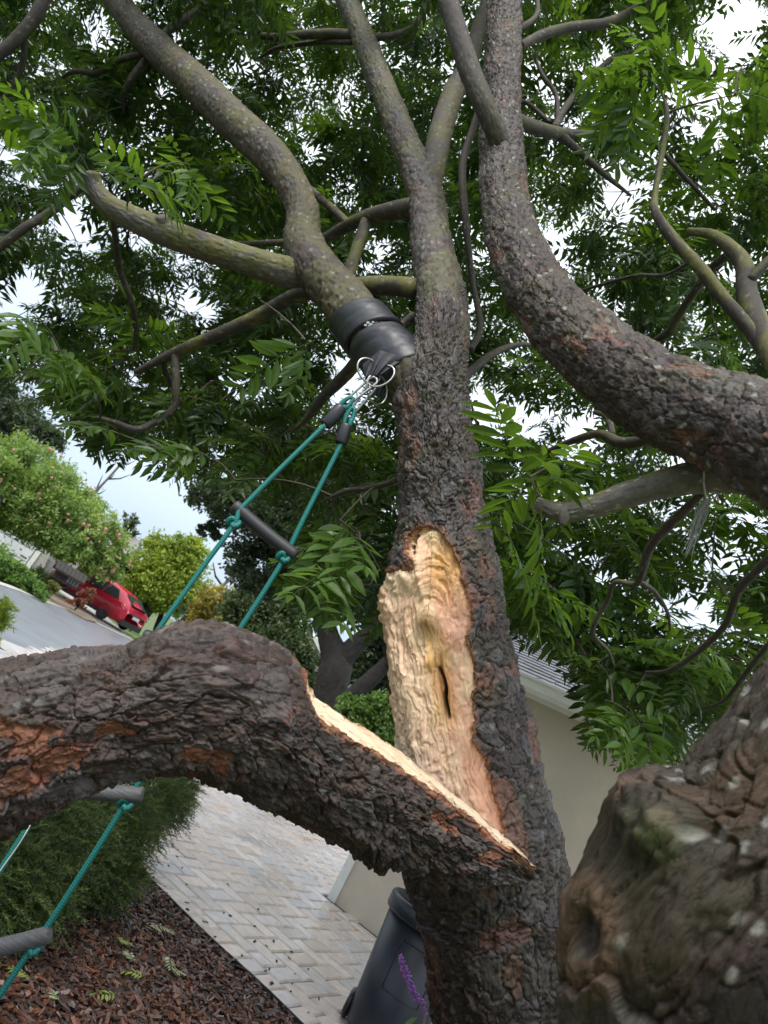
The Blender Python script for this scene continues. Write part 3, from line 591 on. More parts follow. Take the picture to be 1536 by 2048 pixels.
# branches: (px, py, depth, width) runs
BR = [
 ([(832, 578, 2.62, 42), (780, 572, 2.68, 40), (720, 572, 2.75, 38), (660, 580, 2.85, 36), (590, 592, 2.95, 30), (520, 630, 3.0, 29), (440, 668, 3.05, 27), (380, 692, 3.1, 24), (330, 715, 3.15, 20), (270, 745, 3.2, 10)], 1.0),
 ([(840, 412, 2.98, 44), (790, 420, 3.05, 40), (730, 435, 3.15, 32), (680, 458, 3.25, 24), (640, 478, 3.3, 20), (560, 485, 3.4, 14), (480, 488, 3.5, 10)], 1.0),
 ([(735, 434, 3.14, 26), (720, 480, 3.1, 26), (700, 540, 3.05, 24), (690, 575, 3.0, 18)], .8),
 ([(700, 450, 3.2, 18), (650, 405, 3.35, 17), (600, 365, 3.5, 15), (540, 330, 3.6, 10)], .6),
 ([(1040, 92, 3.2, 20), (1085, 70, 3.3, 22), (1140, 55, 3.4, 20), (1210, 46, 3.5, 18), (1255, 25, 3.6, 16), (1310, -10, 3.7, 14), (1380, -60, 3.9, 10)], .3),
 ([(1020, 232, 2.95, 26), (1060, 252, 3.1, 28), (1110, 265, 3.25, 24), (1170, 268, 3.4, 16), (1240, 268, 3.5, 14), (1290, 270, 3.6, 14)], .4),
 ([(1288, 268, 3.6, 12), (1330, 310, 3.65, 10), (1375, 360, 3.7, 9), (1430, 420, 3.8, 6)], .1),
 ([(1110, 262, 3.25, 20), (1150, 295, 3.35, 16), (1190, 332, 3.45, 14), (1225, 362, 3.55, 10), (1260, 390, 3.7, 6)], .1),
 ([(1110, 255, 3.25, 16), (1130, 215, 3.4, 14), (1175, 160, 3.6, 13), (1230, 115, 3.8, 11), (1290, 98, 4.0, 10), (1350, 70, 4.2, 6)], .1),
 ([(1115, 250, 3.3, 10), (1112, 190, 3.4, 9), (1085, 150, 3.5, 8), (1065, 100, 3.6, 5)], .1),
 ([(1100, 245, 3.3, 9), (1060, 210, 3.4, 9), (1035, 200, 3.4, 8)], .1),
 ([(712, 72, 3.85, 22), (660, 68, 3.9, 20), (600, 70, 3.95, 17), (560, 75, 4.0, 16), (524, 72, 4.05, 13)], .5),
 ([(705, 85, 3.85, 12), (640, 85, 3.95, 11), (560, 95, 4.1, 9), (520, 115, 4.2, 5)], .2),
 ([(745, 75, 3.8, 18), (790, 70, 3.85, 14), (830, 50, 3.95, 12), (852, 10, 4.1, 10), (860, -40, 4.3, 8)], .1),
 ([(318, 78, 3.8, 12), (345, 55, 3.85, 18), (390, 25, 3.95, 16), (425, -5, 4.1, 14), (450, -60, 4.3, 10)], .2),
 ([(285, 108, 3.85, 14), (240, 120, 3.9, 13), (195, 145, 3.95, 12), (150, 143, 4.0, 10), (125, 155, 4.1, 6)], .1),
 ([(292, 120, 3.85, 16), (265, 155, 3.85, 14), (246, 190, 3.9, 10), (248, 225, 4.0, 6)], .1),
 ([(95, -20, 3.4, 28), (75, 25, 3.4, 27), (35, 75, 3.4, 25), (-20, 120, 3.4, 24), (-120, 180, 3.4, 22)], .3),
 ([(48, 70, 3.42, 12), (45, 130, 3.5, 11), (20, 180, 3.55, 10), (-10, 220, 3.6, 8)], .1),
 ([(-80, 540, 3.1, 20), (0, 492, 3.1, 19), (50, 455, 3.1, 18), (100, 425, 3.12, 17), (150, 385, 3.1, 15), (178, 374, 2.9, 12), (200, 380, 2.68, 10)], .1),
 ([(225, 425, 2.7, 12), (232, 480, 2.9, 12), (240, 540, 3.1, 12), (262, 600, 3.2, 12), (272, 650, 3.3, 10), (270, 700, 3.4, 8)], .1),
 ([(740, 680, 2.6, 26), (700, 740, 2.7, 28), (650, 790, 2.8, 24), (618, 832, 2.9, 18), (590, 860, 3.0, 8)], .9),
 ([(350, 700, 3.13, 16), (352, 770, 3.1, 16), (345, 820, 3.1, 15), (280, 858, 3.05, 15), (230, 845, 3.0, 12), (195, 835, 3.0, 7)], .1),
 ([(330, 712, 3.15, 14), (330, 740, 3.2, 12), (350, 780, 3.3, 10)], .2),
 ([(808, 930, 2.3, 14), (790, 960, 2.35, 12), (740, 975, 2.45, 12), (690, 982, 2.5, 10), (650, 1000, 2.55, 6)], .2),
 ([(940, 700, 2.5, 16), (960, 650, 2.7, 14), (945, 560, 2.9, 12), (930, 430, 3.0, 15), (925, 330, 3.1, 16), (948, 250, 3.2, 14), (965, 190, 3.3, 10)], .1),
 ([(915, 770, 2.42, 20), (950, 735, 2.5, 18), (985, 708, 2.6, 16), (1030, 690, 2.75, 10), (1080, 690, 2.9, 7)], .2),
 ([(820, 690, 2.5, 18), (800, 660, 2.6, 22), (830, 630, 2.6, 20)], .3),
 # mossy stems at the right edge
 ([(1620, 860, 1.9, 50), (1560, 740, 2.0, 48), (1520, 660, 2.1, 46), (1495, 590, 2.2, 42), (1488, 530, 2.25, 36), (1455, 490, 2.3, 28), (1420, 468, 2.35, 20), (1375, 462, 2.4, 13)], .9),
 ([(1545, 720, 2.05, 36), (1500, 660, 2.1, 30), (1450, 600, 2.15, 27), (1395, 530, 2.2, 26), (1350, 482, 2.25, 24), (1312, 425, 2.3, 18), (1310, 390, 2.35, 13), (1322, 320, 2.4, 12), (1334, 240, 2.5, 10), (1330, 200, 2.55, 6)], .9),
 ([(1455, 510, 2.35, 18), (1420, 540, 2.5, 18), (1385, 590, 2.6, 17), (1352, 640, 2.7, 20), (1338, 665, 2.75, 18), (1290, 690, 2.9, 10), (1240, 700, 3.0, 7)], .3),
 ([(1500, 560, 2.2, 20), (1540, 520, 2.2, 20), (1600, 480, 2.2, 18)], .4),
 ([(1380, 525, 2.3, 8), (1330, 550, 2.6, 8), (1270, 552, 2.8, 8), (1200, 570, 3.0, 7), (1150, 585, 3.1, 5)], .1),
 ([(1330, 860, 1.95, 26), (1290, 880, 2.1, 24), (1240, 885, 2.2, 24), (1200, 868, 2.3, 18), (1150, 880, 2.4, 14), (1090, 905, 2.5, 9), (1040, 930, 2.6, 6)], .4),
 ([(1225, 870, 2.25, 14), (1215, 835, 2.4, 12), (1190, 825, 2.5, 9)], .2),
 ([(1405, 985, 1.66, 16), (1370, 1020, 1.75, 20), (1330, 1060, 1.85, 18), (1300, 1095, 1.95, 17), (1285, 1140, 2.0, 15), (1272, 1168, 2.05, 12), (1230, 1165, 2.1, 10), (1215, 1200, 2.15, 10), (1185, 1262, 2.2, 9), (1215, 1300, 2.3, 6), (1228, 1330, 2.4, 4)], .5),
 ([(1275, 1160, 2.05, 10), (1310, 1185, 2.1, 8), (1335, 1225, 2.2, 6), (1340, 1260, 2.3, 4)], .1),
 ([(1600, 1060, 2.0, 18), (1536, 1120, 2.1, 17), (1480, 1180, 2.2, 15), (1450, 1250, 2.3, 13), (1400, 1300, 2.4, 12), (1340, 1340, 2.5, 9), (1290, 1345, 2.6, 5)], .1),
 ([(1600, 1220, 2.2, 14), (1536, 1290, 2.3, 12), (1490, 1350, 2.4, 12), (1450, 1400, 2.5, 8), (1400, 1420, 2.6, 5)], .1),
 ([(1030, 60, 3.2, 16), (1060, 45, 3.3, 13), (1075, 20, 3.4, 10), (1070, -30, 3.6, 8)], .2),
]
for i, (pts, ms) in enumerate(BR):
    pts = [(p[0], p[1], p[2], p[3]*.92) for p in pts]
    limb('branch', ctrl(pts), tree, .012, 18, 7, .05, .004, (.25, .1), moss=ms, lich=.3, rust=.1, seed=100+i*7, lump=.14, mat=M_bark2, tone=(.38, .35, .33))
# cut stubs on the mossy limbs
for i, pts in enumerate(([(330, 462, 2.68, 40), (325, 445, 2.655, 34), (322, 432, 2.64, 27)], [(1130, 1018, 1.70, 26), (1128, 1034, 1.69, 22), (1124, 1050, 1.68, 9)])):
    limb('stub', ctrl(pts), tree, .004, 36, 7, .03, .004, (.2, .2), moss=.6, seed=400+i, skel=False, mat=M_bark2)

# ------------------------------------------------------------------ the limb that broke off
fl_loc = ground(640, 1990)
fall = thing('fallen_limb', 'broken heavy limb with flaking rust brown bark leaning against the torn trunk', 'tree limb', at(640, 1560, 1.7))
cut_a, cut_b = at(585, 1362, 1.66), at(1062, 1758, 1.80)
cdir = nrm(cut_b-cut_a); vdir = nrm(CAM-at(800, 1560, 1.75)); cn = np.cross(cdir, vdir); cn = nrm(cn if cn@UP > 0 else -cn); cn = nrm(cn+vdir*.15)
def torn(D):
    Pb, Nr = D['Pb'], D['Nr']; px, py, d = proj(Pb); wgt = sm(560, 640, px)
    q = D['P']-cut_a; al = q@cdir; dd = q@cn
    nz = -.011+.007*(fbm(al/.05, (q@vdir)/.03, 51)-.5)*2+.006*(vnoise(al/.16, 0*al, 55)-.5)*2+.004*(vnoise(al/.02, (q@vdir)/.006, 52)-.5)
    lim = nz+(1-wgt)*.2
    over = dd-lim; ins = (over > 0) & (px > 590)
    reg = np.zeros_like(ins); ii = np.argmax(ins.sum(1)); reg[ii] = ins[ii]            # keep the one connected face
    for _ in range(900):
        g2 = reg.copy(); g2[1:] |= reg[:-1]; g2[:-1] |= reg[1:]; g2 |= np.roll(reg, 1, 1) | np.roll(reg, -1, 1); g2 &= ins
        if (g2 == reg).all(): break
        reg = g2
    ins = reg
    D['P'] = np.where(ins[..., None], D['P']-over[..., None]*cn+cn*.004*(vnoise(al/.03, q@vdir/.008, 53)-.5)[..., None], D['P'])
    rim = sm(-.016, -.003, over)*(~ins)*wgt; D['c'] = cmix(D['c'], (.33, .13, .055), rim*(.35+.65*D['fine']))
    sag = np.exp(-((px-745)/42)**2)*sm(.1, -.08, dd)*sm(1600, 1690, py); D['P'] = D['P']+(nrm(at(745, 1760, 1.8)-at(745, 1660, 1.8))*.036)*(sag*(.5+1.0*vnoise(px/9, py/30, 58)))[..., None]
    hump = np.exp(-((px-405)/95)**2)*sm(1400, 1300, py); D['P'] = D['P']+Nr*(.012*hump*(D['fine']))[..., None]
    g1 = vnoise(al/.10, (q@vdir)/.007, 54); c = cmix((.86, .72, .52), (.74, .52, .33), g1); c = cmix(c, (.42, .19, .08), .8*sm(.016, .0, over)*(D['fine'] > .4))
    D['cw'] = c; D['uvw'] = np.stack([q@vdir, al], -1)
    return ins.astype(float)
FL = [(-420, 1640, 1.27, 350), (-250, 1585, 1.31, 350), (-100, 1525, 1.36, 352), (0, 1490, 1.40, 338), (120, 1452, 1.44, 290), (250, 1423, 1.48, 256), (375, 1400, 1.52, 282), (470, 1418, 1.57, 272), (560, 1468, 1.63, 246), (650, 1532, 1.69, 236), (745, 1580, 1.75, 216), (840, 1636, 1.79, 192), (925, 1678, 1.80, 172), (1000, 1712, 1.80, 112), (1060, 1758, 1.80, 14)]
KF = ctrl(FL)
limb('limb', KF, fall, .0026, 420, 22, .085, .017, (1, 1), moss=.05, lich=.2, rust=.5, seed=93, mod=torn, lump=.06, skel=False, tone=(.68, .63, .63))
# ------------------------------------------------------------------ crown: compound leaves on twigs
def leaflet(hi, L, W, bend):
    """lanceolate leaflet along +x, folded along the midrib, drooping"""
    if hi: st = [(.28, .8), (.55, 1.0), (.8, .55)]
    else: st = [(.42, 1.0)]
    V = [(0, 0, 0)]; T = []
    for x, w_ in st:
        z = -bend*x*x*L
        V += [(x*L, -W*w_/2, z+.16*W*w_), (x*L, 0, z), (x*L, W*w_/2, z+.16*W*w_)]
    V.append((L, .10*W, -bend*L)); n = len(st); tip = 1+3*n
    T += [(0, 1, 2), (0, 2, 3)]
    for i in range(n-1):
        a, b = 1+3*i, 4+3*i
        T += [(a, b, b+1), (a, b+1, a+1), (a+1, b+1, b+2), (a+1, b+2, a+2)]
    a = 1+3*(n-1); T += [(a, tip, a+1), (a+1, tip, a+2)]
    return np.array(V, float), np.array(T)
def leaf_template(hi, seed):
    r = random.Random(seed); VV, TT, CC = [], [], []; nb = 0
    np_ = r.choice([5, 6, 6, 7]); Lr = r.uniform(.20, .27); curl = r.uniform(.10, .35)
    def rach(t): return np.array([t*Lr, .02*math.sin(3*t+seed), -curl*Lr*t*t])
    def add(V, T, c):
        nonlocal nb
        VV.append(V); TT.append(T+nb); nb += len(V); CC.append(np.tile(c, (len(V), 1)))
    ts = np.linspace(0, 1, 5 if hi else 3); tv, tf = tube_arr([rach(t) for t in ts], np.linspace(.0016, .0007, len(ts)), 3)
    add(tv, np.vstack([tf[:, [0, 1, 2]], tf[:, [0, 2, 3]]]), (1.15, 1.0, .7))
    for i in range(np_):
        t = .2+.75*i/(np_-1)
        for sd in (-1, 1):
            tt = t+r.uniform(-.025, .025); ang = R_(r.uniform(52, 72))*sd*(1-.25*t); L = r.uniform(.062, .086)*(.8+.4*math.sin(math.pi*min(1, .2+t*.75))); W = L*r.uniform(.26, .34)
            V, T = leaflet(hi, L, W, r.uniform(.05, .35))
            dr = r.uniform(-.1, .4); ca, sa, cd_, sd_ = math.cos(ang), math.sin(ang), math.cos(dr), math.sin(dr)
            roll = r.uniform(-.35, .35); cr, sr = math.cos(roll), math.sin(roll)
            Rr = np.array([[1, 0, 0], [0, cr, -sr], [0, sr, cr]]); Rd = np.array([[cd_, 0, sd_], [0, 1, 0], [-sd_, 0, cd_]]); Ra = np.array([[ca, -sa, 0], [sa, ca, 0], [0, 0, 1]])
            add(V@(Ra@Rd@Rr).T+rach(tt), T, np.ones(3)*r.uniform(.8, 1.2))
    if r.random() < .7:
        V, T = leaflet(hi, .06, .018, .2); add(V+rach(1.0), T, np.ones(3))
    return np.vstack(VV), np.vstack(TT), np.vstack(CC)
TH_ = [leaf_template(True, 50+i) for i in range(5)]; TL_ = [leaf_template(False, 90+i) for i in range(6)]

CANOPY = [(-420, -420), (1960, -420), (1960, 1260), (1620, 1330), (1536, 1350), (1430, 1470), (1350, 1525), (1260, 1535), (1185, 1480), (1150, 1385), (1115, 1300), (1040, 1270), (985, 1260), (780, 1250), (735, 1240), (610, 1215), (565, 1190), (580, 1120), (530, 1050), (480, 985),
          (390, 975), (330, 955), (275, 905), (215, 930), (160, 890), (130, 840), (60, 790), (-420, 700)]
GAPS = [(1465, 35, 75, .97), (1390, 90, 40, .5), (320, 225, 30, .85), (45, 575, 62, .92), (150, 420, 28, .7), (985, 790, 52, .93), (745, 500, 45, .55), (1480, 1090, 60, .7), (1390, 1210, 70, .55), (1230, 640, 40, .5), (1180, 1000, 40, .4), (1290, 1000, 30, .5), (1080, 800, 30, .5), (1420, 220, 70, .6),
        (1250, 420, 60, .4), (560, 700, 0, 0), (820, 1010, 40, .5), (700, 600, 30, .5), (300, 330, 22, .6), (420, 590, 20, .6)]
SKA = np.vstack(SK)
def thin(px, py):
    p = np.zeros(px.shape)
    for x, y, r, q in GAPS:
        if r: p = np.maximum(p, q*sm(r*1.35, r*.7, np.hypot(px-x, py-y)))
    return p
NCL = 2100
qx = rng.uniform(-380, 1920, NCL*3); qy = rng.uniform(-380, 1530, NCL*3)
dn = lerp(3.5, 2.6, np.clip((qy-500)/900, 0, 1)); dfar = lerp(8.6, 5.0, np.clip((qy-500)/900, 0, 1))
qd = dn+(dfar-dn)*rng.random(NCL*3)**1.0
ok = poly_sd(qx, qy, CANOPY) > 25
ok &= rng.random(NCL*3) > thin(qx, qy)
ok &= ~((qx > 1080) & (qy < 1300) & (rng.random(NCL*3) < .30))
ok &= ~((qx < 760) & (qy > 1020) & (qd > 3.6))
idx = np.where(ok)[0][:NCL]; qx, qy, qd = qx[idx], qy[idx], qd[idx]
tips = np.array([at(x, y, d) for x, y, d in zip(qx, qy, qd)]); kind = np.zeros(len(tips))
# nearer bright sprigs seen against the dark crown
SPR = [(105, 245, 2.5), (150, 300, 2.55), (320, 395, 2.45), (250, 350, 2.5), (380, 330, 2.6), (560, 640, 2.3), (610, 680, 2.35), (520, 600, 2.45), (1060, 955, 1.75), (1110, 930, 1.8), (1140, 1000, 1.78), (1290, 150, 2.55), (1330, 110, 2.6), (1470, 190, 2.4), (1500, 120, 2.5), (1250, 190, 2.6),
       (640, 1130, 2.2), (600, 1180, 2.25), (690, 1180, 2.15), (720, 1080, 2.2), (680, 1040, 2.3), (740, 1170, 2.2), (660, 1170, 2.3), (760, 1140, 2.3), (1230, 1480, 2.5), (1300, 1500, 2.5), (1210, 1400, 2.6), (1250, 1420, 2.6), (1040, 1130, 2.4), (1060, 1150, 2.5), (470, 960, 2.5), (330, 900, 2.4), (220, 860, 2.4), (410, 910, 2.5), (1110, 1180, 2.6), (60, 620, 2.5), (120, 700, 2.6), (40, 760, 2.5), (1010, 1060, 2.3)]
sp = np.array([at(*s_) for s_ in SPR]); tips = np.vstack([tips, sp]); kind = np.concatenate([kind, np.ones(len(sp))])
nodes = SKA[:, :3].copy(); nodes = list(nodes)
dist0 = np.array([np.min(np.linalg.norm(SKA[:, :3]-t, axis=1)) for t in tips]); order = np.argsort(dist0)
NA = np.zeros((len(nodes)+4*len(tips), 3)); NA[:len(nodes)] = nodes; nn = len(nodes)
tw_V, tw_F, nbv = [], [], 0; leaves = []    # (pos, dir, normal, scale, bright, kind)
def twig(pts, r0, r1):
    global nbv
    v, f = tube_arr(pts, np.linspace(r0, r1, len(pts)), 5); tw_V.append(v); tw_F.append(f+nbv); nbv += len(v)
for ii in order:
    t = tips[ii]; dd = np.linalg.norm(NA[:nn]-t, axis=1)
    back = (NA[:nn, 2] > t[2]+.5)*.25; j = np.argmin(dd+back); a = NA[j]; L = np.linalg.norm(t-a)
    mid = (a+t)/2+np.array([0, 0, .12*L])+rng.normal(0, .07*L, 3); t_ = np.linspace(0, 1, 7)[:, None]
    pts = a*(1-t_)**2+2*mid*t_*(1-t_)+t*t_**2
    _x, _y, _d = proj(pts)
    if not ((_x > 640) & (_x < 830) & (_y > 600) & (_y < 860) & (_d < 2.75)).any(): twig(pts, min(.010, .0035+.004*L), .0017)
    for q in (2, 4, 6): NA[nn] = pts[q]; nn += 1
    nl = int(rng.integers(8, 13)) if kind[ii] == 0 else int(rng.integers(5, 9)); tdir = nrm(pts[-1]-pts[-3])
    bright = rng.random(); az0 = rng.uniform(0, 6.28)
    for q in range(nl):
        fr_ = q/nl; p = pts[-1]-(pts[-1]-pts[3])*fr_*.75
        az = az0+q*2.4+rng.normal(0, .3); el = rng.uniform(-.95, .15)
        dv_ = nrm(np.array([math.cos(az)*math.cos(el), math.sin(az)*math.cos(el), math.sin(el)])+.5*tdir)
        nv = np.array([0, 0, 1.0])+rng.normal(0, .38, 3); nv = nrm(nv-dv_*(nv@dv_))
        leaves.append((p, dv_, nv, rng.uniform(.8, 1.18), bright, kind[ii]))
LP = np.array([l[0] for l in leaves]); LD = np.array([l[1] for l in leaves]); LN = np.array([l[2] for l in leaves]); LS = np.array([l[3] for l in leaves]); LBt = np.array([l[4] for l in leaves]); LK = np.array([l[5] for l in leaves])
x0, y0, d0 = proj(LP); x1, y1, d1 = proj(LP+LD*.23*LS[:, None]); x2, y2 = (x0+x1)/2, (y0+y1)/2
keep = (d0 > 1.4) & (d1 > 1.4)
for x, y in ((x0, y0), (x1, y1), (x2, y2)): keep &= poly_sd(x, y, CANOPY) > np.where(((x < 600) & (y > 700)) | ((x > 980) & (x < 1180) & (y > 1180)), 8, -18)
keep &= rng.random(len(LP)) > thin(x2, y2)
# nothing hangs in front of the limbs or the ladder
big_ = SKA[SKA[:, 5] > 9]
for x, y, d in ((x0, y0, d0), (x1, y1, d1), (x2, y2, (d0+d1)/2)):
    for c0 in range(0, len(x), 2000):
        s_ = slice(c0, c0+2000); h_ = np.hypot(x[s_, None]-big_[None, :, 3], y[s_, None]-big_[None, :, 4]) < big_[None, :, 5]+22
        keep[s_] &= ~(h_ & (d[s_, None] < big_[None, :, 6]+.12)).any(1)
    for (ax, ay, bx, by, w_) in ((735, 770, 470, 1045, 40), (700, 850, 575, 1110, 30), (470, 1045, 300, 1290, 40), (570, 1110, 450, 1290, 30), (690, 640, 830, 780, 70), (815, 1070, 770, 1290, 62)):
        t = np.clip(((x-ax)*(bx-ax)+(y-ay)*(by-ay))/((bx-ax)**2+(by-ay)**2), 0, 1)
        keep &= ~((np.hypot(x-ax-t*(bx-ax), y-ay-t*(by-ay)) < w_) & (d < 2.75))
LP, LD, LN, LS, LBt, LK, d0, x2, y2 = [a[keep] for a in (LP, LD, LN, LS, LBt, LK, d0, x2, y2)]
NLV = len(LP); Rm = np.stack([LD, np.cross(LN, LD), LN], -1)*LS[:, None, None]
lo_c, hi_c = np.array((.018, .043, .017)), np.array((.082, .160, .027))
tcol = np.clip(.10+.5*LBt**2+.35*rng.random(NLV)**2+.35*LK, 0, 1); lc = lo_c+(hi_c-lo_c)*tcol[:, None]
inf = (x2 > -20) & (x2 < 1556) & (y2 > -20) & (y2 < 1600)
rank = np.argsort(np.where(inf, d0, 99)); objs = rank[:300]; mask = np.zeros(NLV, bool); mask[objs] = True
hiq = (d0 < 3.4) & ~mask; loq = ~hiq & ~mask
Vs, Ts, Cs, nb = [], [], [], 0
for sel, TT in ((np.where(hiq)[0], TH_), (np.where(loq)[0], TL_)):
    for k_, (tv, tt, tc_) in enumerate(TT):
        s_ = sel[k_::len(TT)]
        if not len(s_): continue
        v = np.einsum('nij,kj->nki', Rm[s_], tv)+LP[s_][:, None]; c = lc[s_][:, None]*tc_[None]
        Vs.append(v.reshape(-1, 3)); Cs.append(c.reshape(-1, 3)); Ts.append((tt[None]+(np.arange(len(s_))*len(tv))[:, None, None]).reshape(-1, 3)+nb); nb += len(s_)*len(tv)
tree_twigs = obj('twigs', mesh('twigs', np.vstack(tw_V), Fq=np.vstack(tw_F), col=np.tile((.075, .058, .045), (nbv, 1))), M_twig, tree); tree_twigs['kind'] = 'stuff'
crown = obj('crown', mesh('crown', np.vstack(Vs), Ft=np.vstack(Ts), col=np.vstack(Cs), smooth=False), M_leaf, tree); crown['kind'] = 'stuff'
lm_ = {}
for i_ in objs:
    k_ = int(i_) % 5; b_ = int(np.clip(tcol[i_]*4, 0, 3))
    if (k_, b_) not in lm_:
        tv, tt, tc_ = TH_[k_]; cb_ = lo_c+(hi_c-lo_c)*(b_+.5)/4
        lm_[(k_, b_)] = mesh('leaf', tv, Ft=tt, col=tc_*cb_, smooth=False)
    o = obj('leaf', lm_[(k_, b_)], M_leaf); o.parent = crown
    M4 = Matrix.Identity(4)
    for r_i in range(3):
        for c_i in range(3): M4[r_i][c_i] = float(Rm[i_][r_i, c_i])
        M4[r_i][3] = float(LP[i_][r_i])
    o.matrix_parent_inverse = Matrix.Identity(4); o.matrix_basis = M4
print('leaves', NLV)
# ================================================================== strap, rope ladder, twine
M_strap = plain('black_strap', (.022, .023, .028), .42, 60, .3, .25, .003)
M_steel = plain('steel', (.55, .54, .52), .28, 80, .15, metal=1.0)
M_rope = None
def rope_mat():
    m_, t, b = new_mat('teal_rope')
    g_ = t.nodes.new('ShaderNodeAttribute'); g_.attribute_name = 'BUV'
    mp_ = t.nodes.new('ShaderNodeMapping'); mp_.inputs['Rotation'].default_value = (0, 0, R_(45)); mp_.inputs['Scale'].default_value = (1, 1, 1)
    t.links.new(g_.outputs['Vector'], mp_.inputs[0])
    ck = t.nodes.new('ShaderNodeTexChecker'); ck.inputs['Scale'].default_value = 190; t.links.new(mp_.outputs[0], ck.inputs['Vector'])
    ck.inputs['Color1'].default_value = (.004, .125, .115, 1); ck.inputs['Color2'].default_value = (.014, .225, .20, 1)
    t.links.new(ck.outputs['Color'], b.inputs['Base Color']); b.inputs['Roughness'].default_value = .55
    bp = t.nodes.new('ShaderNodeBump'); bp.inputs['Distance'].default_value = .002; t.links.new(ck.outputs['Fac'], bp.inputs['Height']); t.links.new(bp.outputs[0], b.inputs['Normal'])
    return m_
M_rope = rope_mat()
def tube_obj(name, pts, r, n, mat, parent, ds=None, cap=True):
    P = np.asarray(pts, float); 
    if ds: 
        S, s_ = spline(np.column_stack([P, np.broadcast_to(r, (len(P),))]), ds); P, r = S[:, :3], S[:, 3]
    V, Fq = tube_arr(P, r, n); r_ = np.broadcast_to(r, (len(P),)); L = np.concatenate([[0], np.cumsum(np.linalg.norm(np.diff(P, axis=0), axis=1))])
    uv = np.stack([np.broadcast_to(np.arange(n)/n*2*np.pi*r_.mean(), (len(P), n)), np.broadcast_to(L[:, None], (len(P), n))], -1).reshape(-1, 2)
    Ft = None
    if cap:
        V = np.vstack([V, P[0], P[-1]]); uv = np.vstack([uv, uv[0], uv[-1]]); n0 = len(P)*n; j = np.arange(n); j2 = (j+1) % n
        Ft = np.vstack([np.stack([np.full(n, n0), j2, j], 1), np.stack([np.full(n, n0+1), (len(P)-1)*n+j, (len(P)-1)*n+j2], 1)])
    return obj(name, mesh(name, V, Fq=Fq, Ft=Ft, uv=uv), mat, parent)

# strap round the left limb
SL, sL = spline(ctrl(LB), .004); lx, ly, ldp = proj(SL[:, :3])
def along(px_, py_): return int(np.argmin(np.hypot(lx-px_, ly-py_)))
strap = thing('tree_strap', 'black webbing strap wrapped around the left limb with steel rings', 'strap', SL[along(745, 690), :3])
def band(name, i0, i1, grow, skew, wr, seed, parent=strap):
    n = 96; C = SL[i0:i1, :3]; k = len(C); T, N, B = frames(SL[:, :3]); N, B, T = N[i0:i1], B[i0:i1], T[i0:i1]
    ph = np.linspace(0, 2*np.pi, n, endpoint=False); Nr = np.cos(ph)[None, :, None]*N[:, None]+np.sin(ph)[None, :, None]*B[:, None]
    fr = np.linspace(0, 1, k)[:, None]
    rr = SL[i0:i1, 3][:, None]*grow+wr*(fbm(np.broadcast_to(ph[None]/(2*np.pi)*6, (k, n)), np.broadcast_to(fr*3, (k, n)), seed, 6, 3)-.5)+.004
    rr = rr-.012*(sm(.03, 0, fr)+sm(.97, 1, fr))
    P = C[:, None]+Nr*rr[..., None]+T[:, None]*(skew*np.cos(ph-.6))[None, :, None]
    return obj(name, mesh(name, P.reshape(-1, 3), Fq=grid_faces(k, n)), M_strap, parent)
ia, ib = along(812, 752), along(752, 683); band('sleeve', ia, ib, 1.07, .020, .012, 1)
ic, id_ = along(752, 680), along(715, 634); bnd = band('sleeve', ic, id_, 1.13, .026, .006, 2)
# small white print on the upper wrap
cpt = at(738, 648, 1.0); e = MB()
fr_c = SL[along(738, 660), :3]; bv = np.array([v.co[:] for v in bnd.data.vertices]); bx_, by_, bd_ = proj(bv); base_d = bd_[np.hypot(bx_-738, by_-648) < 12].min()-.006
for (ox, oy, rr) in ((-7, 2, 3.2), (-2, -3, 3.6), (4, 1, 4.0), (8, -4, 2.6), (0, 4, 2.4)):
    ring_ = [at(738+ox+rr*math.cos(q), 648+oy+rr*.7*math.sin(q), base_d+.004) for q in np.linspace(0, 6.283, 11)[:-1]]; back_ = [p+FW*.004 for p in ring_]
    e.add(ring_+back_, [tuple(range(10)), tuple(range(19, 9, -1))]+[(i, (i+1) % 10, 10+(i+1) % 10, 10+i) for i in range(10)])
e.build('print_mark', plain('white_print', (.6, .62, .64), .6, 40, .1), strap)
# gathered webbing tail that carries the rings
nu_, nv_ = 26, 16; W0 = [(726, 728), (760, 700), (800, 712), (830, 716)]; G = []
for jv in range(nv_):
    v_ = jv/(nv_-1)
    for iu in range(nu_):
        u_ = iu/(nu_-1)
        ax_ = np.interp(u_, [0, .35, .7, 1], [p[0] for p in W0]); ay_ = np.interp(u_, [0, .35, .7, 1], [p[1] for p in W0])
        bx_, by_ = lerp(728, 772, u_), lerp(752, 748, u_)
        dd_ = lerp(2.325, 2.30, v_)-.014*math.sin(math.pi*u_)+.007*math.sin(u_*28+2*v_)*v_
        G.append(at(lerp(ax_, bx_, v_), lerp(ay_, by_, v_), dd_))
G = np.array(G); i_ = np.arange(nv_-1)[:, None]*nu_; j_ = np.arange(nu_-1)[None]
fq = np.stack([i_+j_, i_+j_+1, i_+nu_+j_+1, i_+nu_+j_], -1).reshape(-1, 4); n_ = len(G); G2 = G+FW*.006
obj('webbing', mesh('webbing', np.vstack([G, G2]), Fq=np.vstack([fq, fq[:, ::-1]+n_])), M_strap, strap)
G = []
for jv in range(nv_):
    v_ = jv/(nv_-1)
    for iu in range(nu_):
        u_ = iu/(nu_-1); ax_, ay_ = lerp(738, 828, u_), lerp(752, 722, u_); bx_, by_ = lerp(750, 770, u_), lerp(790, 796, u_)
        G.append(at(lerp(ax_, bx_, v_**1.2), lerp(ay_, by_, v_), lerp(2.345, 2.34, v_)+.004*math.sin(u_*14)))
G = np.array(G); G2 = G+FW*.007
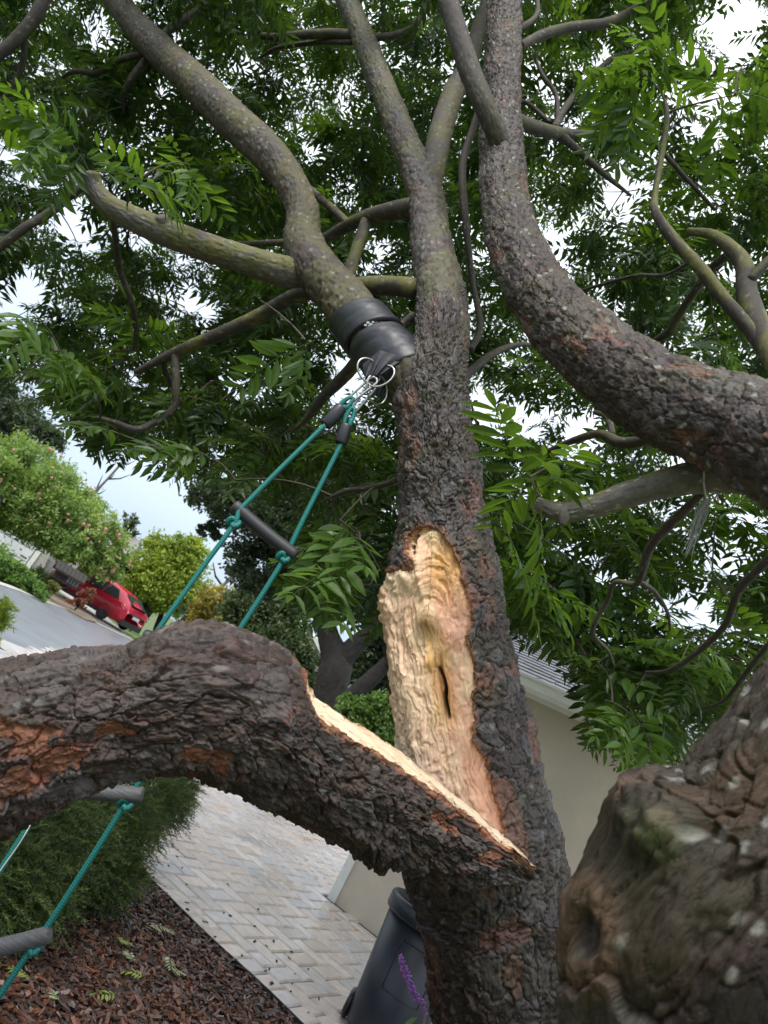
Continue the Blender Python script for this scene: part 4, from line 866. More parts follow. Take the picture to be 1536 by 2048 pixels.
obj('webbing', mesh('webbing', np.vstack([G, G2]), Fq=np.vstack([fq, fq[:, ::-1]+n_])), M_strap, strap)
def ring(name, c, R1, ax1, ax2, r, parent, squash=1.0, n=36):
    q = np.linspace(0, 2*np.pi, n, endpoint=False); P = np.array(c)+np.cos(q)[:, None]*np.array(ax1)*R1+np.sin(q)[:, None]*np.array(ax2)*R1*squash
    N0 = nrm(np.cross(ax1, ax2)); rad = nrm(P-np.array(c)); a = np.linspace(0, 2*np.pi, 8, endpoint=False)
    V = P[:, None]+r*(np.cos(a)[None, :, None]*rad[:, None]+np.sin(a)[None, :, None]*N0)
    f = grid_faces(n, 8); i = (n-1)*8+np.arange(8); f = np.vstack([f, np.stack([i, (n-1)*8+(np.arange(8)+1) % 8, (np.arange(8)+1) % 8, np.arange(8)], 1)])
    return obj(name, mesh(name, V.reshape(-1, 3), Fq=f), M_steel, parent)
px2m = 2.30/F
ring('ring', at(738, 742, 2.30), 26*px2m, nrm(RT*.8+FW*.5), nrm(UP-.2*RT), .0034, strap)
ring('ring', at(762, 752, 2.29), 29*px2m, nrm(RT*.8+UP*.45), nrm(UP*.75-RT*.35+FW*.5), .0034, strap, .8)
ring('ring', at(754, 778, 2.31), 27*px2m, nrm(RT*.7-UP*.2+FW*.6), nrm(UP+.1*RT), .0034, strap, 1.1)

# rope ladder hanging straight down
Y0 = at(735, 775, 2.275)[1]
lad = thing('rope_ladder', 'teal rope ladder with dark grey rungs hanging from the tree strap', 'rope ladder', atY(20, 1990, Y0))
LPX = [(690, 812), (648, 852), (560, 938), (495, 1004), (478, 1022), (467, 1050), (400, 1142), (312, 1266), (200, 1430), (70, 1632), (-20, 1772), (-100, 1890)]
RPX = [(703, 838), (690, 872), (640, 972), (598, 1056), (583, 1088), (567, 1120), (520, 1196), (464, 1282), (380, 1410), (288, 1552), (262, 1590), (250, 1608), (160, 1752), (82, 1872), (62, 1898), (0, 1990), (-60, 2082)]
Lp = [atY(x, y, Y0-.02*i/6) for i, (x, y) in enumerate(LPX)]; Rp = [atY(x, y, Y0+.0*i) for i, (x, y) in enumerate(RPX)]
RR = .0078
# lower part of the ladder turns on itself: solve the left rope so that the rungs lie level
def level(px_, py_, z):
    r = ray(px_, py_); return CAM+(z-CAM[2])/r[2]*r
rung_px = [((468, 1010), (592, 1112)), ((286, 1272), (446, 1308)), ((120, 1573), (286, 1590)), ((-62, 1907), (101, 1868))]
ends = []
for (l_, r_) in rung_px:
    pr = atY(r_[0], r_[1], Y0); pl_ = atY(l_[0], l_[1], Y0); ends.append((pl_, pr))
tube_obj('rope', Lp, RR, 10, M_rope, lad, .008); tube_obj('rope', Rp, RR, 10, M_rope, lad, .008)
M_rungd = plain('dark_rung', (.035, .035, .038), .5, 40, .2, .2, .002); M_rung = plain('weathered_rung', (.10, .10, .105), .6, 30, .35, .5, .004, stretch=(1, 1, 8))
for (pl_, pr), mt, rr in zip(ends, (M_rungd, M_rungd, M_rung, M_rung), (.0205, .0205, .0215, .0215)):
    ax = nrm(pr-pl_); P = [pl_, pl_+ax*.004, *[lerp(pl_, pr, t)+np.array([0, 0, -.004*math.sin(math.pi*t)]) for t in np.linspace(.06, .94, 8)], pr-ax*.004, pr]
    tube_obj('rung', P, np.array([rr*.78, rr]+[rr]*8+[rr, rr*.78]), 18, mt, lad)
def knot(c, axis, R1, r):
    axis = nrm(axis); s1 = nrm(np.cross(axis, FW)); s2 = np.cross(axis, s1); q = np.linspace(0, 2*np.pi, 70)
    P = [np.array(c)+R1*((math.sin(t)+1.6*math.sin(2*t))*.42*s1+(math.cos(t)-1.6*math.cos(2*t))*.42*s2+.62*-math.sin(3*t)*axis) for t in q]
    tube_obj('knot', P, r, 8, M_rope, lad)
for (px_, py_, line) in ((467, 1046, LPX), (567, 1115, RPX), (252, 1606, RPX), (66, 1893, RPX)):
    p = atY(px_, py_, Y0-(.01 if line is LPX else 0)); knot(p, np.array([0, 0, 1.0]), .0155, .0082)
# eyes, sleeves and snap hooks at the top
for (a_, b_, c_) in (((652, 848), (682, 816), (700, 800)), ((681, 884), (692, 852), (704, 822))):
    pa, pb, pc = [atY(x, y, Y0) for x, y in (a_, b_, c_)]; ax = nrm(pb-pa); sd = nrm(np.cross(ax, FW))
    m_ = MB(); V, Fq = tube_arr([pa-ax*.006, pa-ax*.003, pa, pb, pb+ax*.003, pb+ax*.006], [.011, .0135, .0145, .0145, .0135, .011], 16)
    C_ = (pa+pb)/2; V = V+np.outer((V-C_)@sd, sd)*.45
    obj('sleeve', mesh('sleeve', V, Fq=Fq), plain('black_sleeve', (.016, .016, .018), .3, 60, .2), lad)
    e0 = pb+ax*.004
    loop = [e0-sd*.008, lerp(e0, pc, .5)-sd*.011, pc-sd*.007+ax*.004, pc+ax*.010, pc+sd*.007+ax*.004, lerp(e0, pc, .5)+sd*.011, e0+sd*.008]
    tube_obj('rope_eye', loop, .0068, 8, M_rope, lad, .004)
for (a_, b_, off) in (((694, 806), (752, 757), 0.0), ((702, 828), (748, 768), .018)):
    pa, pb = at(a_[0], a_[1], 2.28+off), at(b_[0], b_[1], 2.29+off); ax = nrm(pb-pa); sd = nrm(np.cross(ax, FW)+FW*.25); L = np.linalg.norm(pb-pa); hw_ = .011
    loop = [pa+ax*hw_-sd*hw_*.8, pa-sd*hw_*.0, pa+ax*hw_+sd*hw_*.8, pa+ax*L*.5+sd*hw_*1.1, pb-ax*hw_+sd*hw_*1.2, pb, pb-ax*hw_-sd*hw_*1.2, pa+ax*L*.5-sd*hw_*1.0, pa+ax*hw_-sd*hw_*.8]
    tube_obj('snap_hook', loop, .0045, 8, M_steel, lad, .003)
# loose white cord at the lower left rope
tube_obj('loose_cord', [atY(66, 1640, Y0-.04), atY(48, 1672, Y0-.05), atY(30, 1700, Y0-.05), atY(0, 1742, Y0-.05), atY(-30, 1790, Y0-.05)], .0016, 5, plain('white_cord', (.6, .6, .58), .7), lad, .01)

# frayed twine on the lower right limb
M_twine = plain('frayed_fibre', (.42, .41, .40), .8, 90, .25, .4, .002)
tw = thing('frayed_twine', 'tuft of frayed grey twine hanging from the lichen covered branch', 'twine', at(1410, 1000, 1.6))
m_ = MB(); fb = MB()
m_.tube([at(1416, 922, 1.575), at(1408, 945, 1.562), at(1407, 965, 1.568), at(1412, 1000, 1.6)], [.0022]*4, 6); m_.tube([at(1412, 1000, 1.6), at(1430, 996, 1.6), at(1446, 976, 1.605), at(1452, 960, 1.62)], [.002]*4, 6)
m_.build('cord', M_twine, tw, True)
for i in range(70):
    q = rng.random(); L = .3+.7*rng.random(); x0_, y0_ = 1409+rng.uniform(-3, 9)+(8 if i % 9 == 0 else 0), 1000+rng.uniform(-2, 3)
    x1_, y1_ = lerp(x0_, 1367, L)+rng.normal(0, 4+5*L), lerp(y0_, 1118, L)+rng.normal(0, 4); d_ = 1.6+rng.normal(0, .008)
    fb.tube([at(x0_, y0_, 1.6), at(lerp(x0_, x1_, .35)+rng.normal(0, 4), lerp(y0_, y1_, .3), d_), at(lerp(x0_, x1_, .7)+rng.normal(0, 4), lerp(y0_, y1_, .68), d_), at(x1_, y1_, d_)], [.0013, .0015, .0012, .0005], 4, False)
o = fb.build('fibres', M_twine, tw); o['kind'] = 'stuff'
m2 = MB()
for i in range(16): m2.tube([at(1408, 958, 1.563), at(1408-rng.uniform(2, 14), 958+rng.uniform(2, 10), 1.555)], [.0012, .0005], 4, False)
o = m2.build('fibres', M_twine, tw); o['kind'] = 'stuff'

# ================================================================== the stucco house at the right
M_stucco = plain('stucco', (.55, .48, .385), .85, 7, .06, .35, .012); M_white = plain('white_paint', (.74, .74, .70), .45, 8, .07); M_shin = plain('wet_shingle', (.085, .085, .095), .34, 30, .25, .3, .003, rand=.35, spec=.7)
W0_ = np.array([1.41, 7.47, 0.0]); WA = R_(-37); w1 = np.array([math.cos(WA), math.sin(WA), 0]); w2 = np.array([-math.sin(WA), math.cos(WA), 0])
MW = np.stack([w1, w2, [0, 0, 1]], 1)
def hp(s_, t_, z): return W0_+s_*w1+t_*w2+np.array([0, 0, z])
hs = thing('stucco_house', 'beige stucco house with white gutter and dark shingle roof behind the tree', 'house', hp(3, 1, 0))
nx, nz = 90, 40; gs, gzz = np.meshgrid(np.linspace(.06, 9, nx), np.linspace(-.05, 2.62, nz)); rel = .010*(fbm(gs*5, gzz*5, 9)-.5)+.006*(fbm(gs*22, gzz*22, 10)-.5)
P = W0_+gs[..., None]*w1+rel[..., None]*w2; P[..., 2] = gzz; P = np.concatenate([P.reshape(-1, 3), (P+.2*w2).reshape(-1, 3)])
i = np.arange(nz-1)[:, None]*nx; j = np.arange(nx-1)[None]; fq2 = np.stack([i+j, i+j+1, i+nx+j+1, i+nx+j], -1).reshape(-1, 4)
obj('wall', mesh('wall', P, Fq=np.vstack([fq2, fq2[:, ::-1]+nx*nz])), M_stucco, hs)
m_ = MB().box(hp(.13, 3.1, 1.28), (.2, 6, 2.66), MW); m_.build('side_wall', M_stucco, hs)
m_ = MB().box(hp(.012, .03, 1.28), (.09, .10, 2.66), MW); m_.build('corner_trim', M_white, hs)
m_ = MB(); prof = [(0, .135), (0, 0), (.03, -.018), (.075, -.014), (.10, .02), (.105, .095), (.118, .105), (.118, .128), (.10, .128), (.096, .03), (.07, .0), (.03, .0), (.012, .012), (.012, .135)]
for a0_, a1_ in ((-.45, 9.0),):
    V = [hp(a_, -.10-q[0]-.05, 2.565+q[1]) for a_ in (a0_, a1_) for q in prof]; n = len(prof)
    m_.add(V, [(i, i+n, (i+1) % n+n, (i+1) % n) for i in range(n)]+[tuple(range(n)), tuple(range(2*n-1, n-1, -1))])
m_.build('gutter', M_white, hs)
MB().box(hp(4.3, -.13, 2.60), (9.4, .022, .17), MW).build('fascia', M_white, hs)
MB().box(hp(4.3, -.055, 2.545), (9.4, .13, .02), MW).build('soffit', M_white, hs)
pit = R_(21); up_ = math.cos(pit)*w2+math.sin(pit)*np.array([0, 0, 1.0]); nr_ = -math.sin(pit)*w2+math.cos(pit)*np.array([0, 0, 1.0]); MR = np.stack([w1, up_, nr_], 1)
rf0 = hp(0, -.19, 2.69)
roof = MB().box(rf0+4.3*w1+1.9*up_-.03*nr_, (9.5, 3.8, .04), MR).build('roof', M_shin, hs)
sm_ = MB().box((0, 0, 0), (.235, .30, .016)).build('shingle', M_shin, None); sme = sm_.data; bpy.data.objects.remove(sm_)
cnt = 0
for r in range(16):
    for c in range(-3, 30):
        s_ = .12+c*.245+(.1225 if r % 2 else 0)+random.uniform(-.012, .012); p = rf0+s_*w1+(.10+r*.17+random.uniform(-.012, .012))*up_+(.004+.0035)*nr_
        x, y, d = proj(p)
        if not (980 < x < 1900 and 1180 < y < 1700) or cnt >= 300: continue
        cnt += 1; o = obj('shingle', sme, M_shin); o.parent = roof; o.location = p
        tilt = R_(3.2); u2 = nrm(up_*math.cos(tilt)-nr_*math.sin(tilt)); n2_ = np.cross(w1, u2); R3 = np.stack([w1, u2, n2_], 1)
        o.rotation_euler = Matrix([[float(R3[a][b]) for b in range(3)] for a in range(3)]).to_euler()

# ================================================================== rubbish bin beside the wall
M_bin = plain('dark_blue_plastic', (.012, .016, .025), .42, 12, .15, .08, .002); M_binb = plain('black_plastic', (.012, .012, .014), .4, 20, .2)
bc = ground(752, 2084); bc[2] = 0; tb = thing('rubbish_bin', 'dark blue grey wheeled plastic rubbish bin standing open on the pavers', 'bin', bc)
BZ = .87
def lathe(prof, n=64): 
    prof = [(r, z*BZ) for r, z in prof]
    a = np.linspace(0, 2*np.pi, n, endpoint=False); V = np.array([[(r*math.cos(q)+bc[0], r*math.sin(q)+bc[1], z) for q in a] for r, z in prof]).reshape(-1, 3); return V, grid_faces(len(prof), n)
V, f_ = lathe([(.02, .02), (.20, .02), (.218, .04), (.226, .10), (.272, .80), (.262, .80), (.215, .06), (.02, .05)]); obj('body', mesh('body', V, Fq=f_), M_bin, tb)
V, f_ = lathe([(.266, .775), (.292, .775), (.298, .79), (.298, .865), (.290, .88), (.276, .882), (.270, .874), (.262, .874), (.258, .80), (.266, .775)]); obj('rim', mesh('rim', V, Fq=f_), M_bin, tb)
vd = nrm(np.array([CAM[0]-bc[0], CAM[1]-bc[1], 0])); sdv = np.array([-vd[1], vd[0], 0]); sdv = sdv if sdv@RT > 0 else -sdv
hc = bc+vd*.275+sdv*.12-np.array([0, 0, .105])
tube_obj('handle', [hc-sdv*.07+[0, 0, .80], hc-sdv*.075+vd*.02+[0, 0, .84], hc-sdv*.065-vd*.02+[0, 0, .945], hc+sdv*.10-vd*.05+[0, 0, .955], hc+sdv*.14-vd*.06+[0, 0, .84], hc+sdv*.14-vd*.06+[0, 0, .80]], .010, 10, M_binb, tb, .01)
MB().box(hc+sdv*.04-vd*.0+np.array([0, 0, .80]), (.16, .03, .05), np.stack([sdv, vd, [0, 0, 1]], 1)).build('handle_bracket', M_bin, tb)
m_ = MB()            # raised outline of the moulded panel on the front
q0 = math.atan2(vd[1], vd[0])
def onb(da, z, ex=.0): z = z*BZ; r = .226+(.272-.226)*(z/BZ-.10)/.70+ex; return bc+np.array([r*math.cos(q0+da), r*math.sin(q0+da), z])
sg = 1 if (onb(.3, .5)-onb(0, .5))@RT > 0 else -1
oc = [(-.42, .68), (.55, .68), (.55, .36), (-.42, .36)]
for (a0_, z0_), (a1_, z1_) in zip(oc, oc[1:]+oc[:1]): m_.tube([onb(sg*lerp(a0_, a1_, t), lerp(z0_, z1_, t), .0005) for t in np.linspace(0, 1, 10)], [.0035]*10, 6)
m_.build('panel_rib', M_bin, tb, True)
for s_ in (-1,):
    wc = bc-sdv*.235-vd*.02+np.array([0, 0, .085]); whl = ring('wheel', wc, .066, sdv*.0+vd, np.array([0, 0, 1.0]), .020, tb); whl.data.materials.clear(); whl.data.materials.append(M_binb)
    tube_obj('wheel_hub', [wc-sdv*.018, wc+sdv*.03], .05, 20, M_binb, tb)
    MB().box(bc-sdv*.205-vd*.01+np.array([0, 0, .13]), (.03, .10, .16), np.stack([sdv, vd, [0, 0, 1]], 1)).build('axle_bracket', M_binb, tb)

# ================================================================== purple sage
M_stem = plain('sage_stem', (.33, .30, .30), .7, 60, .2); M_pet = plain('sage_flower', (.44, .18, .60), .7, 120, .35); M_sl = leaf_mat('sage_leaf', .5, .3)
tipp = at(800, 1918, 2.25); lowp = at(848, 2048, 2.25); grd = np.array([lowp[0]+.10, lowp[1]-.02, 0.05])
sg_ = thing('purple_sage', 'tall purple sage flower spike growing beside the bin and trunk', 'flower', grd)
S_, ss = spline(np.column_stack([[grd, lerp(grd, lowp, .5)+[.02, 0, 0], lowp, at(826, 1985, 2.25), tipp], [.004, .0035, .003, .002, .0012]]), .01)
tube_obj('stem', S_[:, :3], S_[:, 3], 6, M_stem, sg_)
S2, _ = spline(np.column_stack([[lerp(grd, lowp, .5)+[.02, 0, 0], at(868, 2060, 2.26), at(862, 2000, 2.26)], [.003, .0025, .0012]]), .01); tube_obj('stem', S2[:, :3], S2[:, 3], 6, M_stem, sg_)
ico = np.array([(0, 0, 1), (.9, 0, .4), (.28, .85, .4), (-.73, .53, .4), (-.73, -.53, .4), (.28, -.85, .4), (0, 0, -1)]); icf = [(0, 1, 2), (0, 2, 3), (0, 3, 4), (0, 4, 5), (0, 5, 1), (6, 2, 1), (6, 3, 2), (6, 4, 3), (6, 5, 4), (6, 1, 5)]
fm = MB()
x_, y_, _ = proj(S_[:, :3])
for p, yy in zip(S_[:, :3], y_):
    if yy > 2035: continue
    dens = 9 if yy < 2000 else 3
    for q in range(dens):
        v = rng.normal(0, 1, 3); v = v/np.linalg.norm(v); fm.add(ico*rng.uniform(.0035, .0068)*(1+rng.uniform(-.3, .3, (7, 3)))+p+v*rng.uniform(.004, .012)*(1.0 if yy < 2000 else .8), icf)
for q in range(9): v = rng.normal(0, .006, 3); fm.add(ico*.005+S2[-1, :3]+v, icf)
o = fm.build('flowers', M_pet, sg_); o['kind'] = 'stuff'
for (px_, py_, dx, dy) in ((818, 2040, -16, 22), (828, 2034, -34, 16), (848, 2046, 20, 20)):
    V, T_ = leaflet(True, .07, .016, .5); a_ = nrm(at(px_+dx, py_+dy, 2.2)-at(px_, py_, 2.25)); n_v = nrm(np.array([0, -.3, 1.0])-a_*(a_@np.array([0, -.3, 1.0]))); R3 = np.stack([a_, np.cross(n_v, a_), n_v], 1)
    obj('leaf', mesh('leaf', V@R3.T+at(px_+8, py_, 2.25), Ft=T_, col=np.tile((.14, .22, .10), (len(V), 1))), M_sl, sg_)

# leaf sprigs lying on the mulch
M_fl = leaf_mat('fallen_leaf', .6, .2)
for k_, (px_, py_, az) in enumerate(((225, 1880, .6), (270, 1930, 2.2), (345, 1950, 1.2), (290, 1960, 3.4), (310, 1850, .3), (315, 1870, 1.9), (230, 1990, 4.0), (120, 2010, 2.6), (335, 1915, 5.2), (60, 1965, 3.0))):
    p = ground(px_, py_, .055); tv, tt, tc_ = TH_[k_ % 5]; c_, s_ = math.cos(az), math.sin(az); R3 = np.array([[c_, -s_, 0], [s_, c_, 0], [0, 0, 1]])
    v = tv*np.array([.45, .45, .25])+[0, 0, .012]
    o = obj('fallen_leaf', mesh('fallen_leaf', v@R3.T, Ft=tt, col=tc_*np.array((.30, .36, .20) if k_ % 3 else (.20, .27, .06)), smooth=False), M_fl); o.location = p
    tag(o, 'pale green fallen leaf sprig lying on the bark mulch', 'leaf', 'fallen leaf sprigs on the mulch')
# ================================================================== planting and houses beyond
def leaf_cloud(lobes, n, size, cols, seed, flat=.5, droop=0.0, hollow=.55, aspect=.5, clump=40, csz=.28):
    """many small leaf faces grouped in tufts spread through lumpy lobes [(centre, radii)]"""
    r = np.random.default_rng(seed); vol = np.array([np.prod(l[1])**.67 for l in lobes]); vol = vol/vol.sum()
    nc = max(20, n//clump); li = r.choice(len(lobes), nc, p=vol); C0 = np.array([l[0] for l in lobes])[li]; Rd = np.array([l[1] for l in lobes])[li]
    dv = nrm(r.normal(0, 1, (nc, 3))); rad = (hollow+(1-hollow)*r.random(nc)**.6)*(1+.22*r.normal(0, 1, nc)*.6)
    cc = C0+dv*Rd*rad[:, None]; csize = csz*Rd.mean(1)*r.uniform(.6, 1.4, nc)
    k = r.integers(0, nc, n); p = cc[k]+r.normal(0, 1, (n, 3))*csize[k][:, None]*.45*np.array([1, 1, .7]); p[:, 2] -= droop*np.abs(r.normal(0, 1, n))
    ax = nrm(r.normal(0, 1, (n, 3))+np.array([0, 0, -droop*2])); nv = nrm(r.normal(0, 1, (n, 3))*.8+np.array([0, 0, flat])+dv[k]*.4); nv = nrm(nv-ax*(nv*ax).sum(1)[:, None]+1e-6); bx = np.cross(nv, ax)
    L = size*r.uniform(.6, 1.4, n)[:, None]; W = L*aspect*.5
    V = np.stack([p-ax*L*.5, p-bx*W+nv*W*.2, p+ax*L*.5, p+bx*W+nv*W*.2], 1)
    ct = r.random(nc)[k]*.75+.25*r.random(n); cols = np.asarray(cols, float); f_ = ct*(len(cols)-1); i0 = np.minimum(f_.astype(int), len(cols)-2); c = cols[i0]+(cols[i0+1]-cols[i0])*(f_-i0)[:, None]; c = c*r.uniform(.8, 1.2, (n, 1))
    q = np.arange(n)[:, None]*4
    return V.reshape(-1, 3), np.hstack([q, q+1, q+2, q+3]), np.repeat(c, 4, 0)
M_trunk = plain('far_bark', (.018, .015, .014), .9, 9, .45, 1.0, .08, stretch=(1, 1, .35))
def bg_tree(name, label, cat, lobes, n, size, cols, seed, base=None, trunk=None, group=None, **kw):
    """lobes: (px, py, depth, rx_px, ry_px); trunk: list of (px,py,depth,width_px) runs"""
    L = [(at(x, y, d), np.array([rx, rx, ry])*d/F) for x, y, d, rx, ry in lobes]
    if base is None: b = L[0][0].copy(); b[2] = 0
    else: b = np.array(base, float)
    t = thing(name, label, cat, b, group)
    V, Fq, c = leaf_cloud(L, n, size, cols, seed, **kw); o = obj('crown', mesh('crown', V, Fq=Fq, col=c, smooth=False), M_bgleaf, t)
    if trunk is None:
        top = L[0][0]; trunk3 = [[np.append(b-[0, 0, .2], L[0][1][0]*.10), np.append(lerp(b, top, .45)+[.1, .1, 0], L[0][1][0]*.075), np.append(top, L[0][1][0]*.03)]]
        for l in L[1:4]: trunk3.append([np.append(lerp(b, top, .4), L[0][1][0]*.05), np.append(lerp(lerp(b, top, .5), l[0], .5), L[0][1][0]*.035), np.append(l[0], .02)])
    else: trunk3 = [ctrl(q) for q in trunk]
    for q in trunk3:
        S_, s_ = spline(np.array(q), .12); V, Fq = tube_arr(S_[:, :3], S_[:, 3]*(1+.03*np.sin(s_*5)), 12); obj('trunk', mesh('trunk', V, Fq=Fq), M_trunk, t)
    return t
G_mim = [(.13, .21, .06), (.21, .31, .085), (.30, .39, .11)]; G_yel = [(.13, .20, .03), (.24, .33, .04), (.36, .42, .06)]; G_dk = [(.02, .038, .018), (.035, .06, .026), (.06, .09, .04)]
G_mid = [(.035, .06, .025), (.06, .095, .035), (.10, .14, .05)]; G_gold = [(.10, .11, .03), (.28, .24, .05), (.45, .33, .06)]; G_br = [(.06, .13, .03), (.12, .22, .05), (.20, .32, .07)]
mb = ground(244, 1236)
mim = bg_tree('mimosa_tree', 'broad pale green mimosa tree with pink blossom above the red car', 'tree', [(60, 965, 29, 105, 75), (130, 1030, 29, 95, 70), (10, 930, 29, 70, 50), (205, 1085, 28, 50, 58), (165, 1105, 28, 56, 42), (228, 1128, 28, 28, 36), (80, 1040, 29, 80, 45), (-40, 1000, 29, 80, 60)], 70000, .17, G_mim, 1, base=(mb[0], mb[1], 0),
   trunk=[[(244, 1236, 37, 15), (260, 1215, 36.5, 13), (274, 1194, 36, 11), (262, 1150, 34, 9), (215, 1100, 31, 7), (150, 1050, 29, 4)], [(215, 1100, 31, 6), (160, 1080, 29.5, 5), (60, 1000, 29, 3)]], droop=.10, aspect=.42, clump=60, csz=.22)
r2 = np.random.default_rng(5); fmb = MB()
for i in range(110):
    x, y, d, rx, ry = [(60, 965, 29, 105, 75), (130, 1030, 29, 95, 70), (205, 1085, 28, 50, 58), (228, 1128, 28, 28, 36)][i % 4]; v = nrm(r2.normal(0, 1, 3)); v[1] = -abs(v[1]); p = at(x, y, d)+v*np.array([rx, rx, ry])*d/F*1.02
    fmb.add(ico*r2.uniform(.04, .09)*(1+r2.uniform(-.3, .3, (7, 3)))+p, icf)
o = fmb.build('blossom', plain('pink_blossom', (.55, .27, .22), .8, 9, .2), mim); o['kind'] = 'stuff'
bg_tree('maple_tree', 'small bright yellow green tree on the lawn beside the red car', 'tree', [(335, 1150, 34, 70, 70), (375, 1105, 34, 38, 34), (300, 1180, 34, 48, 45), (370, 1190, 34, 45, 42), (330, 1100, 34, 38, 26)], 36000, .17, G_yel, 2, base=(*ground(312, 1262)[:2], 0), trunk=[[(312, 1262, 33.6, 14), (325, 1220, 34, 10), (345, 1140, 34, 4)]], clump=45)
bg_tree('golden_shrub', 'dark shrub with golden yellow leaf tips behind the ladder', 'shrub', [(430, 1215, 26, 42, 36), (405, 1255, 26, 34, 30), (455, 1240, 26, 28, 30)], 16000, .15, G_gold, 3, hollow=.75)
bg_tree('dark_shrub', 'deep green leafy shrub under the golden tips', 'shrub', [(410, 1250, 27, 50, 42), (445, 1265, 27, 40, 36)], 12000, .15, G_mid, 4)
bg_tree('round_evergreen', 'dense dark green rounded evergreen behind the right rope', 'tree', [(540, 1290, 21, 75, 85), (500, 1230, 21, 52, 52), (590, 1340, 21, 48, 48), (560, 1200, 21.5, 45, 45), (470, 1290, 21, 40, 40)], 36000, .13, G_mid, 5, clump=50)
bg_tree('oak_tree', 'old dark oak with forked black trunk and heavy dark crown', 'tree', [(560, 1050, 17, 120, 75), (450, 1000, 17, 80, 50), (640, 1010, 17, 100, 80), (520, 1130, 17, 70, 55), (700, 1100, 17, 90, 100), (420, 1060, 17, 30, 20), (640, 1180, 17.5, 55, 50), (740, 1190, 17.5, 60, 60)], 50000, .12, G_dk, 6, base=(*ground(655, 1462)[:2], 0),
   trunk=[[(640, 1480, 16.4, 84), (652, 1420, 16.5, 68), (668, 1350, 16.6, 66), (672, 1320, 16.7, 62), (656, 1270, 16.8, 44), (645, 1215, 17, 36), (630, 1130, 17, 24), (600, 1050, 17, 10)], [(674, 1335, 16.65, 46), (705, 1295, 16.7, 40), (745, 1262, 16.7, 34), (800, 1215, 16.7, 22), (830, 1150, 16.7, 10)]], clump=60, hollow=.35)
bg_tree('leaning_oak', 'second dark oak leaning to the right behind the forked trunk', 'tree', [(745, 1350, 21, 60, 48), (780, 1290, 21, 60, 50), (720, 1330, 22, 30, 26)], 9000, .16, G_dk, 7, base=(*ground(668, 1440)[:2], 0), trunk=[[(650, 1450, 19.6, 40), (690, 1405, 19.8, 36), (740, 1360, 20, 34), (800, 1300, 20, 22)]], hollow=.3)
bg_tree('light_shrub', 'bright fresh green shrub between the trunk and the broken limb', 'shrub', [(735, 1450, 11, 52, 46), (765, 1420, 11, 36, 34), (700, 1420, 11, 30, 28), (760, 1480, 11, 40, 40)], 12000, .075, G_br, 8, droop=.02, clump=30)
bg_tree('dark_conifer', 'tall dark conifer above the mimosa crown', 'tree', [(40, 850, 42, 80, 42), (-20, 800, 42, 90, 60), (100, 872, 42, 35, 18)], 18000, .24, G_dk, 9, base=(*ground(-60, 1130)[:2], 0), droop=.1)
bg_tree('house_tree', 'soft green tree rising over the shingle roof', 'tree', [(1080, 1240, 15, 55, 60), (1110, 1290, 15, 45, 40), (1040, 1290, 15, 45, 40), (1120, 1200, 15, 60, 60)], 14000, .13, G_mid, 10, base=(*(hp(1.2, 8.5, 0)[:2]), 0))
# thin conifer and bare dead trunks against the sky
th = thing('thin_conifer', 'spindly half bare conifer against the sky', 'tree', (*ground(300, 1230)[:2], 0))
m_ = MB(); C0, C1 = at(222, 1160, 40), at(262, 1040, 40)
pts = [at(190, 1235, 40), C0, lerp(C0, C1, .5), C1]; m_.tube(pts, [.2, .14, .08, .03], 8)
for i in range(46):
    t = r2.random(); p = lerp(C0, C1, t); L = (1.1-.6*t)*r2.uniform(.5, 1.4); a_ = r2.uniform(0, 6.28); q = p+np.array([math.cos(a_)*L, math.sin(a_)*L, L*r2.uniform(.1, .7)]); m_.tube([p, lerp(p, q, .6)-[0, 0, .1], q], [.05, .04, .02], 5, False)
m_.build('trunk', M_trunk, th)
Ls = [(lerp(C0, C1, t), np.array([1.0-.6*t]*2+[.5])) for t in np.linspace(0, 1, 6)]
V, Fq, c = leaf_cloud(Ls, 2600, .30, G_mid, 31, clump=14, csz=.3, aspect=.25); obj('crown', mesh('crown', V, Fq=Fq, col=c, smooth=False), M_bgleaf, th)
for nm, lb, pts in (('dead_tree', 'bare pale dead tree top sticking up behind the mimosa', [(140, 1060, 36, 9), (165, 1015, 36, 8), (190, 985, 36, 7), (215, 958, 36, 5), (245, 925, 36, 3)]), ('dead_tree', 'bare grey dead tree top beside the oak crown', [(405, 1215, 30, 9), (445, 1172, 30, 8), (470, 1148, 30, 6), (490, 1120, 30, 4)])):
    t = thing(nm, lb, 'tree', (*ground(pts[0][0]-60, pts[0][1]+110)[:2], 0)); K = ctrl(pts); S_, s_ = spline(np.vstack([np.append(ground(pts[0][0]-60, pts[0][1]+110), .25), K]), .3)
    V, Fq = tube_arr(S_[:, :3], S_[:, 3]*(1+.2*np.sin(s_*3)), 8); obj('trunk', mesh('trunk', V, Fq=Fq), plain('dead_wood', (.17, .15, .14), .8, 5, .3), t)
    m_ = MB()
    for i in range(7):
        p = K[1+i % (len(K)-1), :3]; a_ = r2.uniform(0, 6.28); m_.tube([p, p+np.array([math.cos(a_)*.5, .1, .25+.2*math.sin(a_)]), p+np.array([math.cos(a_)*.9, .1, .7+.3*math.sin(a_)])], [.05, .035, .012], 5)
    m_.build('branch', M_trunk, t)
def shrub(name, label, cat, lobes, n, size, cols, seed, **kw): return bg_tree(name, label, cat, lobes, n, size, cols, seed, **kw)
shrub('clipped_hedge', 'leafy green hedge along the far side of the street', 'hedge', [(0, 1130, 22, 45, 28), (40, 1160, 22, 38, 26), (70, 1185, 22, 26, 18), (-50, 1110, 22, 60, 40)], 18000, .10, G_br, 11, clump=40)
